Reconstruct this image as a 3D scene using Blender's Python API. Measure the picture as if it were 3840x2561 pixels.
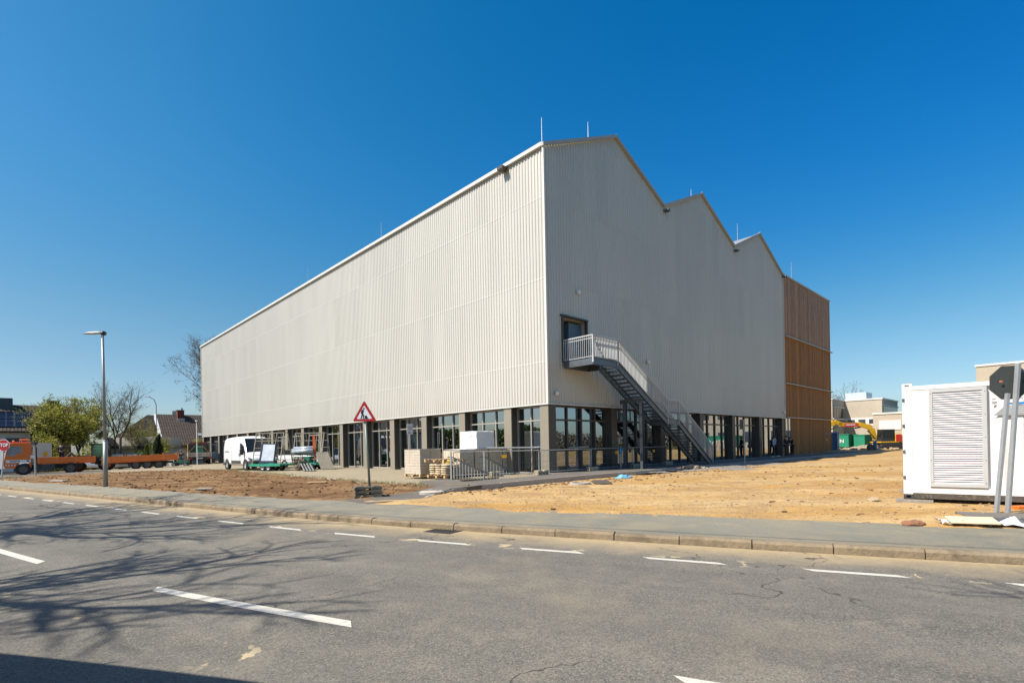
import bpy, math, random
from mathutils import Vector, Matrix, noise
random.seed(7)
PI = math.pi
scene = bpy.context.scene
for o in list(bpy.data.objects): bpy.data.objects.remove(o)
C = scene.collection

# ---------------------------------------------------------------- camera
cam = bpy.data.cameras.new("camera"); camo = bpy.data.objects.new("camera", cam); C.objects.link(camo)
camo.location = (0, 0, 1.55)
camo.rotation_mode = 'XYZ'
cam.lens = 18.25; cam.sensor_width = 36; cam.shift_y = 0.1012
cam.clip_end = 2500; cam.clip_start = 0.05
camo.matrix_world = Matrix.Translation((0, 0, 1.55)) @ Matrix.Rotation(math.radians(90), 4, 'X') @ Matrix.Rotation(-0.019, 4, 'Z')
scene.camera = camo

# ---------------------------------------------------------------- sky, sun, exposure
EL = math.radians(48)
SD = Vector((-.8986, -.4387, 0)).normalized()
world = bpy.data.worlds.new("World"); scene.world = world; world.use_nodes = True
nt = world.node_tree; bg = nt.nodes['Background']
sky = nt.nodes.new('ShaderNodeTexSky'); sky.sky_type = 'NISHITA'; sky.sun_disc = False
sky.sun_elevation = EL; sky.sun_rotation = math.atan2(SD.x, SD.y) % (2*PI)
sky.altitude = 0; sky.air_density = 1.0; sky.dust_density = 0.9; sky.ozone_density = 2.0
hs = nt.nodes.new('ShaderNodeHueSaturation'); hs.inputs['Saturation'].default_value = 1.48; hs.inputs['Hue'].default_value = .487
nt.links.new(sky.outputs[0], hs.inputs['Color'])
tc = nt.nodes.new('ShaderNodeTexCoord'); dp = nt.nodes.new('ShaderNodeVectorMath'); dp.operation = 'DOT_PRODUCT'; dp.inputs[1].default_value = (SD.x, SD.y, 0)
nt.links.new(tc.outputs['Generated'], dp.inputs[0])
mr = nt.nodes.new('ShaderNodeMapRange'); mr.inputs[1].default_value = -.9; mr.inputs[2].default_value = .12; nt.links.new(dp.outputs['Value'], mr.inputs[0])
tn = nt.nodes.new('ShaderNodeMix'); tn.data_type = 'RGBA'; tn.inputs[6].default_value = (.58, 1.09, 1.46, 1); tn.inputs[7].default_value = (1.80, 1.39, 1.38, 1); nt.links.new(mr.outputs[0], tn.inputs[0])
ml = nt.nodes.new('ShaderNodeMix'); ml.data_type = 'RGBA'; ml.blend_type = 'MULTIPLY'; ml.inputs[0].default_value = 1
sz = nt.nodes.new('ShaderNodeSeparateXYZ'); nt.links.new(tc.outputs['Generated'], sz.inputs[0])
mz = nt.nodes.new('ShaderNodeMapRange'); mz.interpolation_type = 'SMOOTHSTEP'; mz.inputs[1].default_value = .10; mz.inputs[2].default_value = .50; nt.links.new(sz.outputs[2], mz.inputs[0])
tz_ = nt.nodes.new('ShaderNodeMix'); tz_.data_type = 'RGBA'; mh = nt.nodes.new('ShaderNodeMapRange'); mh.interpolation_type = 'SMOOTHSTEP'; mh.inputs[1].default_value = -.01; mh.inputs[2].default_value = .24; nt.links.new(sz.outputs[2], mh.inputs[0])
th = nt.nodes.new('ShaderNodeMix'); th.data_type = 'RGBA'; th.inputs[6].default_value = (.84, .99, 1.22, 1); th.inputs[7].default_value = (1.50, 1.12, 1.02, 1); nt.links.new(mh.outputs[0], th.inputs[0])
nt.links.new(th.outputs[2], tz_.inputs[6]); nt.links.new(tn.outputs[2], tz_.inputs[7]); nt.links.new(mz.outputs[0], tz_.inputs[0])
nt.links.new(hs.outputs[0], ml.inputs[6]); nt.links.new(tz_.outputs[2], ml.inputs[7]); nt.links.new(ml.outputs[2], bg.inputs[0])
bg.inputs[1].default_value = 0.076
sun = bpy.data.lights.new("sun", 'SUN'); sun.energy = 5.0; sun.angle = math.radians(0.55); sun.color = (1.0, .94, .84)
so = bpy.data.objects.new("sun", sun); C.objects.link(so)
tosun = Vector((SD.x*math.cos(EL), SD.y*math.cos(EL), math.sin(EL)))
so.rotation_euler = tosun.to_track_quat('Z', 'Y').to_euler(); so.location = (-20, -10, 30)
scene.view_settings.view_transform = 'Standard'; scene.view_settings.look = 'None'
scene.view_settings.exposure = 0.60; scene.view_settings.gamma = 1
scene.render.engine = 'CYCLES'
scene.cycles.max_bounces = 7; scene.cycles.transparent_max_bounces = 24
scene.cycles.caustics_reflective = False; scene.cycles.caustics_refractive = False

# ---------------------------------------------------------------- materials
def _mix(nt, a, b, fac, mode='MIX'):
    m = nt.nodes.new('ShaderNodeMix'); m.data_type = 'RGBA'; m.blend_type = mode
    for s, v in ((m.inputs[6], a), (m.inputs[7], b), (m.inputs[0], fac)):
        if hasattr(v, 'is_linked') or hasattr(v, 'links'): nt.links.new(v, s)
        else: s.default_value = v if not isinstance(v, tuple) else (*v[:3], 1)
    return m.outputs[2]
def _math(nt, op, a, b=0.0, clamp=False):
    m = nt.nodes.new('ShaderNodeMath'); m.operation = op; m.use_clamp = clamp
    for s, v in ((m.inputs[0], a), (m.inputs[1], b)):
        if hasattr(v, 'links'): nt.links.new(v, s)
        else: s.default_value = v
    return m.outputs[0]
def _noise(nt, vec, scale, detail=4, rough=.55, dist=0):
    n = nt.nodes.new('ShaderNodeTexNoise'); n.inputs['Scale'].default_value = scale
    n.inputs['Detail'].default_value = detail; n.inputs['Roughness'].default_value = rough; n.inputs['Distortion'].default_value = dist
    nt.links.new(vec, n.inputs['Vector']); return n.outputs['Fac']
def _map(nt, v, a, b, c=0.0, d=1.0):
    m = nt.nodes.new('ShaderNodeMapRange'); m.clamp = True
    nt.links.new(v, m.inputs[0])
    for i, x in enumerate((a, b, c, d)): m.inputs[i+1].default_value = x
    return m.outputs[0]
def _vec(nt, which='Object', scale=(1, 1, 1)):
    t = nt.nodes.new('ShaderNodeTexCoord'); mp = nt.nodes.new('ShaderNodeMapping')
    mp.inputs['Scale'].default_value = scale
    nt.links.new(t.outputs[which], mp.inputs[0]); return mp.outputs[0]
def base(name):
    m = bpy.data.materials.new(name); m.use_nodes = True
    return m, m.node_tree, m.node_tree.nodes['Principled BSDF']
def bump(nt, b, h, strength=.3, dist=.02):
    n = nt.nodes.new('ShaderNodeBump'); n.inputs['Strength'].default_value = strength; n.inputs['Distance'].default_value = dist
    nt.links.new(h, n.inputs['Height']); nt.links.new(n.outputs[0], b.inputs['Normal'])
MATS = {}
KA = .88   # paints measured from a sunlit picture run a little bright
def pm(name, col, rough=.6, metal=0.0, var=.18, scale=2.0, bmp=0.0, bscale=40, coat=0.0, dirt=None, stretch=(1, 1, 1)):
    """procedural paint / metal / wood: base colour broken up by two scales of noise"""
    if name in MATS: return MATS[name]
    m, nt, b = base(name); col = tuple(c*KA for c in col)
    v = _vec(nt, 'Object', stretch)
    n1 = _noise(nt, v, scale, 5, .6); n2 = _noise(nt, v, scale*9, 3, .6)
    f = _math(nt, 'ADD', _math(nt, 'MULTIPLY', n1, .65), _math(nt, 'MULTIPLY', n2, .35))
    f = _map(nt, f, .3, .7)
    lo = tuple(c*(1-var) for c in col); hi = tuple(min(1, c*(1+var)) for c in col)
    c = _mix(nt, lo, hi, f)
    if dirt:
        d = _map(nt, _noise(nt, v, scale*2.3, 6, .7), .52, .72, 0, dirt[1])
        c = _mix(nt, c, dirt[0], d)
    nt.links.new(c, b.inputs['Base Color'])
    b.inputs['Roughness'].default_value = rough; b.inputs['Metallic'].default_value = metal
    if coat: b.inputs['Coat Weight'].default_value = coat; b.inputs['Coat Roughness'].default_value = .08
    if bmp: bump(nt, b, _noise(nt, v, bscale, 4, .6), bmp, .02)
    MATS[name] = m; return m
def glassmat(name, tint, ior=1.55, rough=0.0, minrefl=.06):
    m = bpy.data.materials.new(name); m.use_nodes = True; nt = m.node_tree; nt.nodes.clear()
    out = nt.nodes.new('ShaderNodeOutputMaterial'); mx = nt.nodes.new('ShaderNodeMixShader')
    tr = nt.nodes.new('ShaderNodeBsdfTransparent'); tr.inputs[0].default_value = (*tint, 1)
    gl = nt.nodes.new('ShaderNodeBsdfGlossy'); gl.inputs['Roughness'].default_value = rough; gl.inputs[0].default_value = (.86, .94, 1, 1)
    fr = nt.nodes.new('ShaderNodeFresnel'); fr.inputs[0].default_value = ior
    f = _math(nt, 'ADD', _math(nt, 'MULTIPLY', fr.outputs[0], 1.5), minrefl, True)
    nt.links.new(f, mx.inputs[0]); nt.links.new(tr.outputs[0], mx.inputs[1]); nt.links.new(gl.outputs[0], mx.inputs[2])
    nt.links.new(mx.outputs[0], out.inputs[0]); return m

def clad_mat(name, col):
    m, nt, b = base(name); v = _vec(nt, 'Object'); sp = nt.nodes.new('ShaderNodeSeparateXYZ'); nt.links.new(v, sp.inputs[0])
    u = _math(nt, 'ADD', sp.outputs[0], sp.outputs[1]); fl = _math(nt, 'FLOOR', _math(nt, 'DIVIDE', u, 1.025))
    tier = _math(nt, 'FLOOR', _math(nt, 'DIVIDE', _math(nt, 'ADD', sp.outputs[2], 2.4), 3.92))
    wn = nt.nodes.new('ShaderNodeTexWhiteNoise'); wn.noise_dimensions = '2D'; cb = nt.nodes.new('ShaderNodeCombineXYZ')
    nt.links.new(fl, cb.inputs[0]); nt.links.new(tier, cb.inputs[1]); nt.links.new(cb.outputs[0], wn.inputs['Vector'])
    st = _noise(nt, _vec(nt, 'Object', (1.4, 1.4, .10)), 1.0, 5, .65); bg_ = _noise(nt, v, .13, 4, .6)
    f = _math(nt, 'ADD', _math(nt, 'ADD', _math(nt, 'MULTIPLY', wn.outputs[0], .28), _math(nt, 'MULTIPLY', st, .45)), _math(nt, 'MULTIPLY', bg_, .35))
    c = _mix(nt, tuple(x*.93 for x in col), tuple(x*1.06 for x in col), _map(nt, f, .3, .8))
    low = _map(nt, sp.outputs[2], 4.6, 3.5, 0, .16)
    c = _mix(nt, c, (.30, .24, .17), _math(nt, 'MULTIPLY', low, _map(nt, st, .35, .65)))
    nt.links.new(c, b.inputs['Base Color']); b.inputs['Roughness'].default_value = .42; b.inputs['Metallic'].default_value = .12
    bump(nt, b, _noise(nt, v, 1.3, 2, .5), .2, .02)
    return m
clad = clad_mat('cladding', (.505, .488, .437))
trimw = pm('white_trim', (.66, .65, .61), .45, 0, .05, 1)
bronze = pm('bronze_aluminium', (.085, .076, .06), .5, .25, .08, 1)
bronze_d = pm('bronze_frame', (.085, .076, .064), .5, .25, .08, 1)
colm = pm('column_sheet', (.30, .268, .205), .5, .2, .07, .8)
framel = pm('mullion_cap', (.42, .39, .33), .45, .2, .06, 1)
galv = pm('galvanised_steel', (.16, .18, .20), .48, .75, .22, 3, .1, 30)
galv_l = pm('galvanised_light', (.43, .45, .46), .5, .45, .15, 3)
darkst = pm('dark_steel', (.06, .065, .07), .5, .4, .2, 3)
rubber = pm('rubber', (.022, .022, .023), .85, 0, .25, 6, .2)
blackp = pm('black_plastic', (.025, .026, .028), .5, 0, .2, 5)
whitep = pm('white_paint', (.80, .81, .82), .3, 0, .03, 1, coat=.4)
orangep = pm('orange_paint', (.72, .16, .012), .4, 0, .10, 1.5, coat=.25, dirt=((.3, .12, .04), .5))
greenp = pm('green_paint', (.012, .17, .11), .45, 0, .15, 1.5, dirt=((.1, .14, .09), .5))
yellowp = pm('yellow_paint', (.75, .42, .01), .45, 0, .12, 1.5, dirt=((.3, .2, .05), .5))
redp = pm('red_paint', (.55, .025, .018), .45, 0, .12, 1.5)
redsign = pm('red_sign', (.42, .012, .016), .4, 0, .06, 2)
bluep = pm('blue_paint', (.03, .10, .25), .45, 0, .12, 1.5)
whites = pm('white_sheet', (.86, .87, .88), .5, 0, .04, 2, .25, 6)
signwhite = pm('sign_white', (.74, .76, .80), .35, 0, .04, 2)
black = pm('black_marking', (.012, .012, .014), .5, 0, .1, 2)
signback = pm('sign_back_grey', (.075, .085, .08), .55, .3, .15, 3)
conc = pm('concrete', (.42, .39, .34), .9, 0, .15, 3, .3, 40, dirt=((.25, .21, .16), .6))
kerbc = pm('kerb_stone', (.235, .182, .115), .9, 0, .35, 1.8, .7, 22, dirt=((.11, .085, .055), .95))
wood = pm('pale_timber', (.55, .38, .19), .75, 0, .2, 2, .15, 30, stretch=(6, 1, 1), dirt=((.3, .19, .09), .5))
woodgrey = pm('weathered_timber', (.27, .245, .205), .85, 0, .25, 2, .25, 40, stretch=(8, 1, 1))
recyc = pm('recycled_plastic', (.105, .105, .08), .8, 0, .35, 4, .5, 25, dirt=((.24, .21, .14), .7))
stonep = pm('stacked_slabs', (.64, .56, .43), .9, 0, .22, 2.2, .25, 40, dirt=((.15, .13, .10), .6))
brickm = pm('pale_blocks', (.52, .46, .37), .9, 0, .12, 3, .2, 40)
bagm = pm('paper_bags', (.62, .50, .33), .75, 0, .22, 5, .3, 12, dirt=((.75, .74, .72), .8))
film = pm('stretch_film', (.72, .72, .70), .3, 0, .1, 4, .4, 9)
skin = pm('skin', (.48, .28, .20), .6, 0, .08, 8)
navy = pm('dark_navy_cloth', (.015, .017, .025), .9, 0, .2, 8)
jeans = pm('blue_jeans', (.05, .09, .17), .9, 0, .2, 8)
lightblue = pm('pale_blue_cloth', (.35, .45, .58), .9, 0, .12, 8)
hairm = pm('dark_hair', (.02, .015, .012), .8, 0, .2, 20)
glass_b = glassmat('building_glass', (.24, .38, .31), 1.5, 0, .30)
glass_v = glassmat('vehicle_glass', (.10, .13, .14), 1.5, .02, .04)
glass_c = glassmat('clear_glass', (.55, .75, .68), 1.5, .01, .05)
pipe_b = pm('blue_pipe', (.10, .33, .60), .4, 0, .08, 3)
solar = pm('solar_panel', (.010, .013, .03), .2, .2, .1, 3)
lampred = pm('red_lens', (.45, .01, .01), .25, 0, .1, 4)
lampor = pm('orange_lens', (.8, .15, .02), .3, 0, .1, 4)
redcloth = pm('red_plastic_bag', (.60, .05, .05), .45, 0, .2, 5, .3, 10)
render_w = pm('house_render', (.62, .61, .57), .9, 0, .07, 1, .1, 30)
beige = pm('beige_panels', (.46, .40, .31), .9, 0, .12, .5, .2, 8)

def brick_like(name, c1, c2, mortar, bw, bh, ms=.02, rot=(0, 0, 0), rough=.9, bm=.5, which='Object', off=.5):
    m, nt, b = base(name)
    t = nt.nodes.new('ShaderNodeTexCoord'); mp = nt.nodes.new('ShaderNodeMapping'); mp.inputs['Rotation'].default_value = rot
    nt.links.new(t.outputs[which], mp.inputs[0])
    br = nt.nodes.new('ShaderNodeTexBrick'); nt.links.new(mp.outputs[0], br.inputs[0]); br.offset = off
    br.inputs['Scale'].default_value = 1; br.inputs['Brick Width'].default_value = bw; br.inputs['Row Height'].default_value = bh
    br.inputs['Mortar Size'].default_value = ms; br.inputs['Bias'].default_value = 0
    br.inputs['Color1'].default_value = (*c1, 1); br.inputs['Color2'].default_value = (*c2, 1); br.inputs['Mortar'].default_value = (*mortar, 1)
    n = _noise(nt, mp.outputs[0], 1.2, 6, .65)
    c = _mix(nt, br.outputs[0], (.5, .5, .5), _map(nt, n, .3, .7, 0, .5), 'OVERLAY')
    c2_ = _mix(nt, c, tuple(x*.62 for x in c1), _map(nt, _noise(nt, mp.outputs[0], .5, 5, .7), .5, .7, 0, .5))
    nt.links.new(c2_, b.inputs['Base Color']); b.inputs['Roughness'].default_value = rough
    bump(nt, b, _math(nt, 'SUBTRACT', 1.0, br.outputs['Fac']), bm, .02)
    return m
ANG = math.atan2(.6886, .7251)
pavers = brick_like('beige_pavers', (.35, .295, .195), (.30, .25, .16), (.165, .135, .085), .20, .10, .012, (0, 0, -ANG), bm=.4)
tiles = brick_like('roof_tiles', (.082, .060, .046), (.125, .092, .068), (.012, .010, .010), .30, .34, .045, (0, 0, 0), bm=1.0, off=0, which='UV')
blocks = brick_like('wrapped_blocks', (.50, .45, .37), (.44, .39, .32), (.28, .25, .20), 3.0, .125, .012, (PI/2, 0, 0), bm=.6)

def timber_mat(name, c1, c2, grey):
    m, nt, b = base(name)
    v = _vec(nt, 'Object'); sp = nt.nodes.new('ShaderNodeSeparateXYZ'); nt.links.new(v, sp.inputs[0])
    u = _math(nt, 'ADD', sp.outputs[0], _math(nt, 'MULTIPLY', sp.outputs[1], 1.0))
    k = _math(nt, 'DIVIDE', u, .11); fl = _math(nt, 'FLOOR', k); fr = _math(nt, 'FRACT', k)
    wn = nt.nodes.new('ShaderNodeTexWhiteNoise'); wn.noise_dimensions = '1D'; nt.links.new(fl, wn.inputs['W'])
    v2 = _vec(nt, 'Object', (9, 9, .7)); g = _noise(nt, v2, 2.2, 6, .7, .6)
    f = _math(nt, 'ADD', _math(nt, 'MULTIPLY', wn.outputs[0], .30), _math(nt, 'MULTIPLY', g, .85))
    c = _mix(nt, c1, c2, _map(nt, f, .36, .86))
    kn = nt.nodes.new('ShaderNodeTexVoronoi'); kn.inputs['Scale'].default_value = 2.3; nt.links.new(_vec(nt, 'Object', (2.2, 2.2, 1)), kn.inputs[0])
    c = _mix(nt, c, tuple(x*.3 for x in c1), _map(nt, kn.outputs[0], .13, .05, 0, .9))
    c = _mix(nt, c, grey, _map(nt, _noise(nt, _vec(nt, 'Object', (1, 1, .3)), .5, 5, .7), .5, .78, 0, .3))
    dk = _noise(nt, _vec(nt, 'Object', (14, 14, .5)), 1.5, 4, .7)
    c = _mix(nt, c, tuple(x*.35 for x in c1), _map(nt, dk, .54, .68, 0, .85))
    gap = _map(nt, _math(nt, 'ABSOLUTE', _math(nt, 'SUBTRACT', fr, .5)), .44, .49, 0, 1)
    c = _mix(nt, c, (.02, .014, .01), gap)
    nt.links.new(c, b.inputs['Base Color']); b.inputs['Roughness'].default_value = .75
    bump(nt, b, _math(nt, 'SUBTRACT', _math(nt, 'MULTIPLY', g, .3), gap), .6, .02)
    return m
timber_hi = timber_mat('weathered_cladding_boards', (.18, .095, .05), (.52, .335, .215), (.32, .23, .17))
timber_lo = timber_mat('brown_cladding_boards', (.13, .045, .004), (.50, .215, .03), (.25, .12, .025))

def ground_mat(name, cols, scales, speck, bmp, stones=0.0, stretch=(1, 1, 1)):
    m, nt, b = base(name); cols = [tuple(c*KA for c in q) for q in cols]
    v = _vec(nt, 'Object'); v2 = _vec(nt, 'Object', stretch)
    a = _noise(nt, v2, scales[0], 6, .6, .3); b2 = _noise(nt, v2, scales[1], 6, .65, .5); c3 = _noise(nt, v, scales[2], 5, .7)
    c = _mix(nt, cols[0], cols[1], _map(nt, a, .38, .62))
    c = _mix(nt, c, cols[2], _map(nt, b2, .45, .68, 0, .85))
    c = _mix(nt, c, cols[3], _map(nt, c3, .55, .75, 0, speck))
    h = _math(nt, 'ADD', _math(nt, 'MULTIPLY', b2, .6), _math(nt, 'MULTIPLY', c3, .6))
    if stones:
        vo = nt.nodes.new('ShaderNodeTexVoronoi'); vo.inputs['Scale'].default_value = 17; nt.links.new(v, vo.inputs[0])
        msk = _math(nt, 'MULTIPLY', _map(nt, vo.outputs[0], .33, .22), _map(nt, _noise(nt, v, .35, 4, .6), .42, .62, .05, 1))
        msk = _math(nt, 'MULTIPLY', msk, stones)
        sc = _mix(nt, (.36, .28, .19), (.66, .57, .44), vo.outputs['Color'])
        c = _mix(nt, c, sc, msk); h = _math(nt, 'ADD', h, _math(nt, 'MULTIPLY', msk, .8))
    nt.links.new(c, b.inputs['Base Color']); b.inputs['Roughness'].default_value = .95; b.inputs['Specular IOR Level'].default_value = .2
    bump(nt, b, h, bmp, .05)
    return m
sandm = ground_mat('sand_ground', [(.47, .265, .075), (.58, .41, .20), (.33, .21, .10), (.16, .085, .033)], (.30, 1.1, 9), .9, 1.0, .9, (.45, 1.6, 1))
soilm = ground_mat('brown_soil', [(.155, .083, .036), (.30, .185, .088), (.095, .05, .023), (.03, .016, .008)], (.5, 1.6, 7), .95, 1.0, 0, (.6, 1.4, 1))
gravelm = ground_mat('grey_gravel', [(.30, .27, .23), (.24, .22, .20), (.38, .34, .28), (.09, .08, .07)], (.5, 6, 30), .9, 1.0, .8)
sitepath = ground_mat('path_asphalt', [(.135, .122, .108), (.17, .155, .132), (.20, .175, .14), (.08, .075, .07)], (.6, 3, 60), .5, .25)
walkm = ground_mat('pavement_asphalt', [(.25, .24, .195), (.30, .285, .225), (.38, .325, .215), (.15, .14, .12)], (.35, 1.4, 55), .95, .9)
grassm = ground_mat('rough_grass', [(.075, .10, .025), (.11, .12, .035), (.15, .125, .06), (.03, .045, .012)], (.2, 1.5, 14), .8, 1.0)

def road_mat():
    m, nt, b = base('road_asphalt')
    uv = nt.nodes.new('ShaderNodeUVMap'); uv.uv_map = 'UVMap'
    sp = nt.nodes.new('ShaderNodeSeparateXYZ'); nt.links.new(uv.outputs[0], sp.inputs[0]); V = sp.outputs[1]; U = sp.outputs[0]
    v = _vec(nt, 'Object')
    big = _noise(nt, v, .35, 5, .6); med = _noise(nt, v, 2.2, 6, .65)
    mp = nt.nodes.new('ShaderNodeMapping'); mp.inputs['Scale'].default_value = (.22, 1.6, 1); nt.links.new(uv.outputs[0], mp.inputs[0])
    streak = _noise(nt, mp.outputs[0], 1.0, 5, .6)
    c = _mix(nt, (.092, .086, .073), (.180, .163, .131), _map(nt, _math(nt, 'ADD', _math(nt, 'MULTIPLY', big, .35), _math(nt, 'MULTIPLY', streak, .65)), .28, .66))
    c = _mix(nt, c, (.24, .212, .16), _map(nt, med, .5, .72, 0, .55))
    # aggregate
    vo = nt.nodes.new('ShaderNodeTexVoronoi'); vo.inputs['Scale'].default_value = 95; nt.links.new(v, vo.inputs[0])
    bw = nt.nodes.new('ShaderNodeRGBToBW'); nt.links.new(vo.outputs['Color'], bw.inputs[0])
    c = _mix(nt, c, (.34, .31, .25), _map(nt, bw.outputs[0], .62, .9, 0, .5))
    c = _mix(nt, c, (.045, .043, .042), _map(nt, bw.outputs[0], .36, .14, 0, .65))
    # dust washed against the kerb, ragged edge
    w = _noise(nt, v, .9, 6, .65)
    d = _math(nt, 'ADD', V, _math(nt, 'MULTIPLY', _math(nt, 'SUBTRACT', w, .5), 1.3))
    dust = _map(nt, d, .95, .12, 0, .95)
    fine = _map(nt, _noise(nt, v, 9, 5, .7), .35, .6, .72, 1)
    dust = _math(nt, 'MULTIPLY', dust, fine)
    c = _mix(nt, c, (.40, .305, .17), dust)
    # darker wheel tracks worn along the lanes
    for off_ in (2.05, 3.75, 5.9, 7.5):
        trk = _map(nt, _math(nt, 'ABSOLUTE', _math(nt, 'SUBTRACT', _math(nt, 'ADD', V, _math(nt, 'MULTIPLY', _math(nt, 'SUBTRACT', big, .5), .9)), off_)), .75, .1, 0, .26)
        c = _mix(nt, c, (.105, .097, .083), _math(nt, 'MULTIPLY', trk, _map(nt, streak, .3, .6, .4, 1)))
    # broad pale dusty bloom over the near right lane
    lx = _noise(nt, v, .28, 5, .7)
    c = _mix(nt, c, (.30, .245, .155), _map(nt, lx, .52, .72, 0, .40))
    # worn patches where the surface course broke off, on two joints along the lane
    pn = _noise(nt, v, 2.6, 7, .6, .4)
    near = _math(nt, 'MAXIMUM', _map(nt, _math(nt, 'ABSOLUTE', _math(nt, 'SUBTRACT', V, 5.55)), .32, .05), _map(nt, _math(nt, 'ABSOLUTE', _math(nt, 'SUBTRACT', V, 1.0)), .22, .05))
    pm_ = _math(nt, 'MULTIPLY', _map(nt, pn, .585, .605), near)
    pm_ = _math(nt, 'MULTIPLY', pm_, _map(nt, _noise(nt, v, .33, 3, .5), .40, .48))
    c = _mix(nt, c, (.46, .37, .22), pm_)
    # cracks
    dv = nt.nodes.new('ShaderNodeTexNoise'); dv.inputs['Scale'].default_value = 1.6; dv.inputs['Detail'].default_value = 5; nt.links.new(v, dv.inputs[0])
    vm = nt.nodes.new('ShaderNodeVectorMath'); vm.operation = 'MULTIPLY_ADD'; vm.inputs[1].default_value = (1.3, 1.3, 0)
    nt.links.new(dv.outputs['Color'], vm.inputs[0]); nt.links.new(v, vm.inputs[2])
    cr = nt.nodes.new('ShaderNodeTexVoronoi'); cr.feature = 'DISTANCE_TO_EDGE'; cr.inputs['Scale'].default_value = .42; nt.links.new(vm.outputs[0], cr.inputs[0])
    ck = _math(nt, 'MULTIPLY', _map(nt, cr.outputs[0], .006, .0015), _map(nt, _noise(nt, v, .45, 3, .5), .5, .58))
    c = _mix(nt, c, (.035, .032, .03), _math(nt, 'MULTIPLY', ck, .8))
    # dark oily drips
    sm = nt.nodes.new('ShaderNodeTexVoronoi'); sm.inputs['Scale'].default_value = 3.2; nt.links.new(v, sm.inputs[0])
    st = _math(nt, 'MULTIPLY', _map(nt, sm.outputs[0], .13, .09), _map(nt, _noise(nt, v, .5, 2, .5), .57, .62))
    c = _mix(nt, c, (.04, .038, .035), _math(nt, 'MULTIPLY', st, .8))
    nt.links.new(c, b.inputs['Base Color']); b.inputs['Roughness'].default_value = .82; b.inputs['Specular IOR Level'].default_value = .35
    h = _math(nt, 'SUBTRACT', _math(nt, 'MULTIPLY', bw.outputs[0], .5), _math(nt, 'ADD', ck, pm_))
    bump(nt, b, h, .35, .012)
    return m
roadm = road_mat()
def paint_mat():
    m, nt, b = base('road_paint'); v = _vec(nt, 'Object')
    n = _noise(nt, v, 22, 5, .75); n2 = _noise(nt, v, 3, 4, .6)
    c = _mix(nt, (.50, .47, .39), (.62, .585, .50), n2)
    c = _mix(nt, c, (.20, .19, .17), _map(nt, n, .53, .70, 0, .75))
    nt.links.new(c, b.inputs['Base Color']); b.inputs['Roughness'].default_value = .7; return m
paintm = paint_mat()
def leaf_mat(name, c1, c2):
    m, nt, b = base(name); v = _vec(nt, 'Object')
    g = nt.nodes.new('ShaderNodeNewGeometry')
    c = _mix(nt, c1, c2, g.outputs['Random Per Island'])
    c = _mix(nt, c, tuple(x*.45 for x in c1), _map(nt, _noise(nt, v, .8, 3, .5), .5, .7, 0, .5))
    nt.links.new(c, b.inputs['Base Color']); b.inputs['Roughness'].default_value = .7
    tr = nt.nodes.new('ShaderNodeBsdfTranslucent'); nt.links.new(c, tr.inputs[0]); mx = nt.nodes.new('ShaderNodeMixShader'); mx.inputs[0].default_value = .3
    out = nt.nodes['Material Output']; nt.links.new(b.outputs[0], mx.inputs[1]); nt.links.new(tr.outputs[0], mx.inputs[2]); nt.links.new(mx.outputs[0], out.inputs[0])
    return m
leaf_y = leaf_mat('spring_leaves', (.20, .21, .025), (.44, .42, .06))
leaf_g = leaf_mat('green_leaves', (.045, .085, .014), (.12, .17, .03))
leaf_d = leaf_mat('conifer_needles', (.012, .028, .010), (.035, .06, .018))
leaf_r = leaf_mat('reddish_buds', (.075, .045, .03), (.13, .085, .05))
bark = pm('bark', (.085, .068, .05), .95, 0, .3, 4, .6, 20)
bark_l = pm('pale_bark', (.17, .145, .11), .95, 0, .3, 4, .6, 20)

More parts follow.
